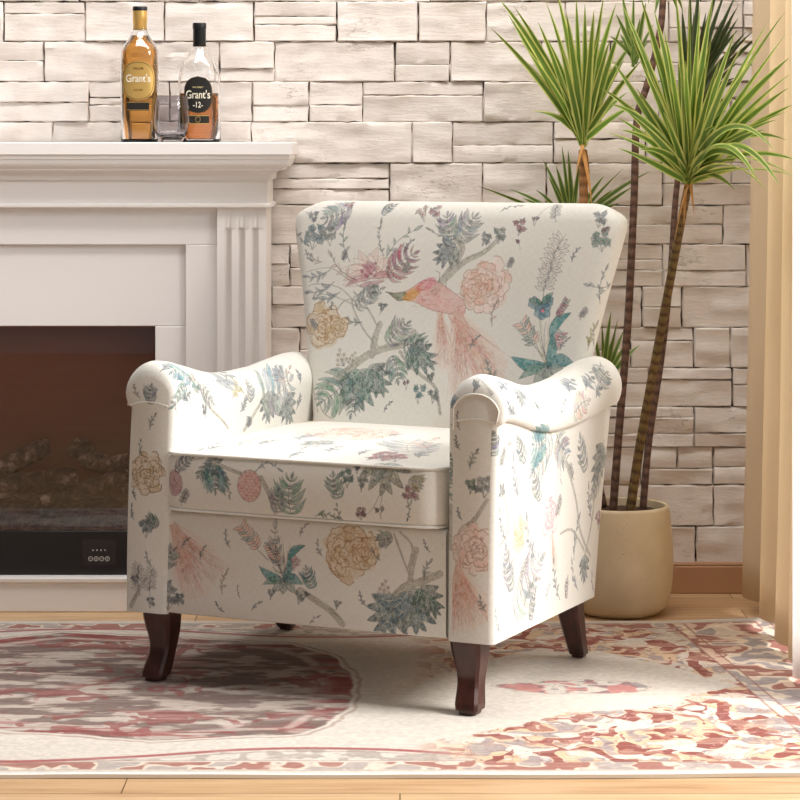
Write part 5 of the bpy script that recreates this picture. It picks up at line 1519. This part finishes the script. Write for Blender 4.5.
def tuft(base, d, tips, mat_, wd, seed, extra=0, spread=(-70, 70), Lr=(.2, .34), depth=.12, name='leaf_tuft', arch=.10, ymax=5.84, dy=0):
    rnd = random.Random(seed); b = P(base[0], base[1], d); mb = MB()
    for tp in tips:
        tx, ty = tp[0], tp[1]; dd = tp[2] if len(tp) > 2 else rnd.uniform(-depth, depth)+dy
        if seed == 9: tx = min(tx, 738)
        if tx > 745 and base[0] > 600 and d < 5.5: dd -= .26
        ar = tp[3] if len(tp) > 3 else arch*rnd.uniform(.4, 1.4)
        T = P(tx, ty, min(d+dd, ymax)); blade_to(mb, b+Vector((rnd.uniform(-.006, .006), rnd.uniform(-.006, .006), rnd.uniform(-.004, .02))), T, ar, wd*rnd.uniform(.8, 1.15), 0, rnd)
    for k in range(extra):
        an = math.radians(rnd.uniform(*spread)); az = rnd.uniform(0, 6.28); L = rnd.uniform(*Lr)
        T = b+Vector((math.sin(an)*L, math.sin(az)*depth*.9+dy, math.cos(an)*L))
        T.y = min(T.y, ymax)
        blade_to(mb, b+Vector((0, 0, rnd.uniform(0, .03))), T, arch*rnd.uniform(.2, 1.4)*(1 if abs(an) > .3 else .3), wd*rnd.uniform(.75, 1.1), 0, rnd)
    to_plant(mb); return mb.build(name, mat_, plant, recalc=False)
# left tuft
t1 = [(491, 28), (500, 0), (515, 8), (532, 112, -.02, .25), (546, 2), (520, 40), (556, -10), (566, 12), (576, -4), (585, 4), (594, 10), (604, -6), (616, 4), (622, 22), (634, 40), (640, 62), (628, 92), (636, 104), (618, 70), (610, 40), (600, 30), (570, 30), (560, 45), (548, 40), (606, 90), (624, 60), (508, 14), (538, 22)]
tuft((583, 146), 5.70, t1, leaf_bright, .0205, 3, extra=2, spread=(-42, 48), Lr=(.20, .32), depth=.08, dy=-.02)
# right tuft, in front
t2 = [(601, 88, 0, .16), (612, 60), (606, 132, 0, .1), (618, 148, 0, .05), (628, 28), (622, 4), (640, -5), (654, 10), (675, -10), (690, -4), (700, 6), (714, -8), (748, 35), (768, 22), (785, 12), (786, 34), (789, 58), (790, 74), (788, 88), (792, 105), (786, 112), (796, 160, -.05, .16), (795, 176, -.08, .10), (790, 174, -.12, .16),
      (768, 192, -.12, .22), (748, 166, -.12, .2), (744, 168, -.08, .12), (780, 186, -.2, .34), (774, 150, -.2, .3), (786, 140, -.1, .22), (758, 182, -.2, .3), (735, 190, -.15, .3), (610, 104, -.1, .25), (622, 130, -.1, .2), (640, 150, -.1, .25), (760, 50), (736, 30), (770, 90), (776, 120, -.1), (628, 112), (636, 88), (640, 60), (650, 40), (664, 30), (720, 60), (742, 80), (752, 104), (764, 130), (700, 50), (712, 36), (690, 60), (680, 40), (726, 110, -.15, .2), (716, 128, -.18, .3)]
tuft((688, 182), 5.26, t2, leaf_bright, .0205, 7, extra=8, spread=(-50, 40), Lr=(.16, .28), depth=.10, dy=-.05)
# tuft at the upper right, behind
t3 = [(752, 18), (740, -10), (728, -14), (744, 6), (748, 40), (752, 62), (735, 78), (742, 96), (720, -20), (714, -6), (700, -24), (706, 12), (738, 30), (730, 50), (690, -15), (682, 10), (722, 20), (750, 80)]
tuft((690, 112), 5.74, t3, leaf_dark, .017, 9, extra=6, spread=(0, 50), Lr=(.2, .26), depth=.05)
# top tuft round the tall cane
tuft((664, -36), 5.62, [(648, 4), (655, 14), (676, 8), (640, -20), (690, -10), (683, 12), (700, -40), (630, -60), (668, -110), (650, -100), (700, -90)], leaf_mid, .016, 10, extra=10, spread=(-70, 70), depth=.08)
# small tuft between the two big ones
tuft((634, 66), 5.66, [(616, 14), (622, -6), (634, -8), (646, 2), (654, 24), (610, 36), (628, 20), (640, 18), (650, 40), (620, 34)], leaf_mid, .014, 11, depth=.04)
# low tuft just above the chair back
tuft((573, 232), 5.78, [(478, 186, -.1, .04), (509, 189), (522, 198), (562, 146), (568, 150), (556, 166), (548, 176), (543, 160), (536, 190, 0, .2), (580, 158), (590, 170), (624, 168), (651, 171), (619, 203), (634, 186), (604, 176), (598, 196), (532, 202), (612, 190)], leaf_mid, .0135, 12, depth=.04)
# tuft low at the right of the chair back
tuft((604, 386), 5.72, [(602, 322), (611, 312), (618, 318), (624, 330), (640, 345), (632, 336), (594, 330), (612, 340), (622, 352)], leaf_mid, .013, 13, depth=.03)
# dry drooping leaf bases under the big tufts
dry = mat('dry_leaf', srgb(196, 142, 78), .7)
tuft((583, 150), 5.69, [(592, 206, -.03, .28), (576, 176, -.02, .2), (590, 188, .02, .2)], dry, .009, 14, name='dry_leaf')
tuft((688, 186), 5.265, [(674, 246, -.03, .25), (694, 215, -.03, .2), (684, 228, .02, .2)], dry, .009, 15, name='dry_leaf')

# ------------------------------------------------------------------ curtains at the window side
def m_cloth(name, c, tr, tc):
    m = mat(name, c, .9); t = NT(m)
    n1 = t.noise(t.coord((1, 1, .08)), 260, 2); t.bump(n1, .15, .001)
    tl = t.n('ShaderNodeBsdfTranslucent', {'Color': tc}); mx = t.n('ShaderNodeMixShader', {0: tr, 1: t.b.outputs[0], 2: tl.outputs[0]})
    t.link(mx.outputs[0], t.t.nodes['Material Output'].inputs[0]); return m
def curtain(name, path, z0, z1, m, label, flare=0, thick=.002, bot=None):
    pts = catmull(path, 8); mb = MB(); rings = []
    nz = 26
    for j in range(nz+1):
        v = j/nz; row = []
        for i, (x, y) in enumerate(pts):
            f = (1-v)**2
            zz = (z0 if bot is None else interp(y, bot))
            k = .004*noise.noise(Vector((y*9, v*3, 1)))
            row.append((x-flare*f+k, y, zz+(z1-zz)*v))
        rings.append(row)
    mb.rings(rings, None, False)
    o = mb.build(name, m, None, recalc=False, angle=180)
    o.location.x = .012 if flare else 0
    s = o.modifiers.new('thickness', 'SOLIDIFY'); s.thickness = thick
    tag(o, label, 'curtain'); return o
beige = m_cloth('beige_linen_curtain', srgb(232, 214, 188), .36, srgb(252, 238, 208))
curtain('curtain', [(.875, 5.70), (.840, 5.68), (.806, 5.64), (.803, 5.58), (.835, 5.52), (.862, 5.49), (.840, 5.46), (.812, 5.42), (.812, 5.36), (.845, 5.31), (.858, 5.28), (.830, 5.25), (.812, 5.21), (.815, 5.17), (.848, 5.13), (.862, 5.10), (.835, 5.08), (.817, 5.06), (.822, 5.02), (.86, 4.99), (.90, 4.98)],
        .03, 2.35, beige, 'beige linen curtain hanging in folds at the right edge beside the plant', flare=.028, bot=[(4.98, .014), (5.1, .014), (5.25, .03), (5.7, .045)])
sheer = m_cloth('white_sheer', srgb(250, 250, 250), .6, srgb(255, 255, 255))
curtain('sheer_curtain', [(.845, 4.96), (.81, 4.94), (.785, 4.90), (.788, 4.86), (.81, 4.82), (.82, 4.79), (.80, 4.76), (.79, 4.72), (.81, 4.68)], .016, 2.35, sheer, 'bright white sheer curtain at the far right edge, in front of the beige curtain', thick=.0008)

# ------------------------------------------------------------------ rug
RX0, RX1, RY0, RY1 = -1.55, 1.02, 4.155, 5.485
def rugpt(px, py):
    d = CAM_H*FPX/(py-HOR); return ((px-400)*d/FPX, d)
def vnoise(shape, X, Y, seed):
    """smooth value noise evaluated at X, Y (cell units)"""
    r = np.random.RandomState(seed); g = r.rand(64, 64).astype(np.float32)
    xi = np.floor(X).astype(int); yi = np.floor(Y).astype(int); fx = X-xi; fy = Y-yi
    fx = fx*fx*(3-2*fx); fy = fy*fy*(3-2*fy); a = xi % 64; b = (xi+1) % 64; c = yi % 64; d = (yi+1) % 64
    return (g[c, a]*(1-fx)+g[c, b]*fx)*(1-fy)+(g[d, a]*(1-fx)+g[d, b]*fx)*fy
def fbm(X, Y, seed, o=3):
    s = 0; a = .5; t = 0
    for k in range(o): s = s+a*vnoise(None, X*2**k, Y*2**k, seed+k); t += a; a *= .5
    return s/t
def paint_rug():
    S = 680; cv = Canvas(RX1-RX0, RY1-RY0, S, (206, 197, 186)); H, W = cv.H, cv.W
    yy, xx = np.mgrid[0:H, 0:W].astype(np.float32); X = RX0+xx/S; Y = RY0+yy/S
    A = cv.a
    def over(mask, col, al=1.0):
        k = (np.clip(mask, 0, 1)*al)[..., None]; A[:] = A*(1-k)+np.array(col, np.float32)/255*k
    def sm(v, a, b): return np.clip((v-a)/(b-a), 0, 1)
    def inside(poly, soft=.012, wob=.02, seed=1):
        p = np.array(poly, np.float32); wx = X+(fbm(X*14, Y*14, seed)-.5)*wob*2; wy = Y+(fbm(X*14+9, Y*14+5, seed+9)-.5)*wob*2
        ins = np.zeros(X.shape, bool); dist = np.full(X.shape, 9, np.float32)
        for i in range(len(p)):
            a = p[i]; b = p[(i+1) % len(p)]; d = b-a
            if abs(d[1]) > 1e-9: ins ^= ((a[1] <= wy) != (b[1] <= wy)) & (wx < a[0]+(wy-a[1])*d[0]/d[1])
            t = np.clip(((wx-a[0])*d[0]+(wy-a[1])*d[1])/(float(d@d)+1e-9), 0, 1)
            dist = np.minimum(dist, np.hypot(wx-a[0]-t*d[0], wy-a[1]-t*d[1]))
        sd = np.where(ins, dist, -dist)
        return sd
    yc = (RY0+RY1)/2-.02
    My = np.abs(Y-yc)
    # scroll ornament, mirrored about the long axis
    n1 = fbm(X*21+(fbm(X*11, My*11, 40)-.5)*6.0, My*20+(fbm(X*12, My*12, 47)-.5)*4, 21, 2); n2 = fbm(X*29+3+2*fbm(X*14, My*14, 49), My*22+5*fbm(X*10, My*10, 44), 31, 2); n3 = fbm(X*40, My*44, 51, 2)
    def ornament(mask, k=1.0, red=(130, 60, 54), tan=(206, 172, 132), blue=(140, 132, 140)):
        over(mask*sm(n1, .50, .53), tan, .75*k)
        over(mask*sm(n2, .56, .58), red, .85*k)
        over(mask*sm(.40-n2, 0, .03)*sm(n1, .42, .48), blue, .7*k)
        for lv, cc in ((.50, (120, 84, 80)), (.42, (150, 110, 96)), (.59, (132, 88, 84)), (.35, (226, 210, 190))): over(mask*(1-sm(np.abs(n1-lv), .004, .014)), cc, .6*k)
        over(mask*sm(n3, .56, .62)*.8, (206, 176, 150), .5*k)
        over(mask*(1-sm(np.abs(n2-.55), 0, .012)), (238, 226, 208), .7*k)
        over(mask*sm(n3, .60, .66)*sm(.5-np.abs(n1-.55), .4, .5), (140, 96, 92), .5*k)
    white = [rugpt(*q) for q in [(395, 700), (440, 680), (520, 655), (600, 655), (660, 668), (742, 692), (690, 700), (640, 714), (560, 716), (520, 728), (420, 748), (380, 752), (330, 745), (345, 720), (340, 690), (330, 660), (380, 645)]]
    med = [rugpt(*q) for q in [(-330, 690), (-200, 650), (-40, 648), (60, 636), (150, 640), (290, 648), (326, 658), (350, 676), (352, 700), (338, 722), (300, 738), (240, 741), (150, 745), (60, 738), (-60, 730), (-200, 738)]]
    sdw = inside(white, wob=.016); sdm = inside(med, wob=.012, seed=5)
    side = sm(X, .02, .16)                      # right half carries the scrollwork
    frame = sm(RY1-Y, .03, .035)*sm(Y-RY0, .03, .035)
    ornament(frame*side*sm(-sdw, -.002, .004), 1.0)
    over((1-sm(np.abs(sdm+.014), .002, .006))*(1-sm(X, .1, .2)), (150, 120, 106), .5)
    # left: muted medallion with worn red edging
    n4 = fbm(X*9, Y*60, 71, 3); n5 = fbm(X*16, My*36, 81, 3)
    mm = sm(sdm, -.003, .004)
    over(mm, (156, 142, 132), .9)
    over(mm*sm(n4, .45, .55), (134, 114, 104), .75); over(mm*sm(n5, .50, .54), (104, 84, 78), .65); over(mm*sm(.44-n5, 0, .03), (202, 188, 176), .6)
    over(mm*sm(n1, .60, .63)*sm(fbm(X*4, Y*9, 99), .45, .6), (128, 66, 62), .65)
    edge = mm*(1-sm(sdm, .03, .085))*sm(fbm(X*9, Y*40, 91), .42, .56)
    over(edge, (136, 62, 60), .8)
    over(mm*sm(.09-np.abs(sdm-.05), .075, .085)*sm(n5, .5, .54), (214, 200, 188), .6)
    # centre small medallion in the white field
    cxm, cym = rugpt(575, 691); e = ((X-cxm)/.150)**2+((Y-cym)/.060)**2+(fbm(X*30, My*30, 61)-.5)*1.1
    cm = sm(1-e, 0, .1)
    over(cm*sm(n2, .46, .52), (186, 116, 112), .8); over(cm*sm(n3, .55, .6), (120, 110, 116), .6); over(1-sm(np.abs(e-1), 0, .10), (150, 120, 112), .5)
    # stem ornaments left and right of it
    # borders: bands along near and far edge and the right end
    def band(dist, w0, w1, scale, seed, k=.8, along=None):
        m_ = sm(dist, w0, w0+.004)*(1-sm(dist, w1-.004, w1))
        q = fbm(X*scale, Y*scale, seed, 2)
        over(m_, (214, 198, 180), .8)
        over(m_*sm(q, .52, .56), (140, 78, 68), k+.15); over(m_*sm(.44-q, 0, .03), (128, 118, 122), k*.8)
    xr_ = RX1-.11*sm(Y, RY0, RY1)*1.0
    skew = RX1-(Y-RY0)*.12 - X                  # distance from the slanted right end
    for dist in (Y-RY0, RY1-Y):
        band(dist, .030, .085, 26, 101, .55)
        over((1-sm(np.abs(dist-.028), 0, .003)), (136, 112, 96), .6)
        over((1-sm(np.abs(dist-.092), 0, .004)), (150, 110, 96), .6)
    wav = .135+.045*np.cos(X*6.0+.9)*np.sign(1)
    for dist in (Y-RY0, RY1-Y):
        dd = np.abs(dist-wav)
        left = 1-side
        over((1-sm(dd, .004, .012))*left, (146, 66, 66), .8)
        over((sm(wav-dist, 0, .01)*sm(dist, .09, .095))*left*sm(n3, .45, .6), (150, 138, 128), .6)
        over((1-sm(np.abs(dist-wav+.022), 0, .006))*left, (140, 120, 110), .5)
    m_ = sm(skew, 0, .01)*(1-sm(skew, .26, .262))*frame
    over(m_, (222, 206, 186), .9); 
    q1 = fbm(X*17, Y*17, 131, 2); q2 = fbm(X*30+5, Y*30, 141, 2)
    over(m_*sm(q1, .5, .54), (136, 74, 66), .75); over(m_*sm(.43-q1, 0, .03), (132, 124, 130), .7); over(m_*sm(q2, .55, .6), (232, 214, 190), .7)
    for c_ in (.045, .075, .235, .262): over((1-sm(np.abs(skew-c_), 0, .004))*frame, (140, 92, 84), .8)
    over(sm(.038-skew, 0, .002), (226, 206, 182), 1)
    for dist in (Y-RY0,): over(sm(.012-dist, 0, .002), (238, 232, 224), 1)
    # worn pile: streaks across the whole rug
    st_ = fbm(X*10, Y*90, 151, 3); over(sm(st_, .55, .75), (226, 218, 208), .22)
    st2 = fbm(X*120, Y*160, 161, 2); A[:] = A*(.93+.13*st2[..., None])
    return cv.image('rug_print')
rugm = mat('faded_persian_rug', (1, 1, 1, 1), .95); t = NT(rugm)
uv = t.n('ShaderNodeUVMap'); tx = t.n('ShaderNodeTexImage', {'Vector': uv.outputs[0]}, image=paint_rug())
t.link(tx.outputs[0], t.b.inputs['Base Color']); t.bump(t.noise(t.coord((1, 1, 1)), 420, 3), .35, .002)
hem = mat('cream_rug_edge', srgb(224, 214, 198), .9)
mb = MB(); nx, ny = 120, 56; top = []; uvt = []
def rz(x, y, u, v):
    z = .0075+.0012*noise.noise(Vector((x*5, y*5, 0)))
    z += .006*max(0, 1-(1-v)*14)*max(0, 1-(1-u)*9)*1.6          # the far right corner lifts a little
    return z
for j in range(ny+1):
    row = []; uu = []
    for i in range(nx+1):
        u = i/nx; v = j/ny; y = RY0+(RY1-RY0)*v; xr_ = RX1-.0-(y-RY0)*.12; x = RX0+(xr_-RX0)*u
        yw = y+(.010*noise.noise(Vector((x*2.2, 0, 4)))-.008*max(0, u-.7)/.3*-1)*(1-v)
        row.append((x, yw, rz(x, y, u, v))); uu.append(((x-RX0)/(RX1-RX0), (y-RY0)/(RY1-RY0)))
    top.append(row); uvt.append(uu)
ids = mb.rings(top, uvt, False)
edge = [(0, i) for i in range(nx+1)]+[(j, nx) for j in range(1, ny+1)]+[(ny, i) for i in range(nx-1, -1, -1)]+[(j, 0) for j in range(ny-1, 0, -1)]
low = [mb.add((top[j][i][0], top[j][i][1], max(.0004, top[j][i][2]-.0068))) for j, i in edge]
n = len(edge)
for k in range(n):
    a, b = edge[k], edge[(k+1) % n]
    mb.face((ids[a[0]][a[1]], low[k], low[(k+1) % n], ids[b[0]][b[1]]), None, 1)
mb.face(low, None, 1)
rug = mb.build('rug', [rugm, hem], None, recalc=False, angle=60)
tag(rug, 'faded red and cream patterned rug with cream edging on the wooden floor, under the armchair', 'rug')
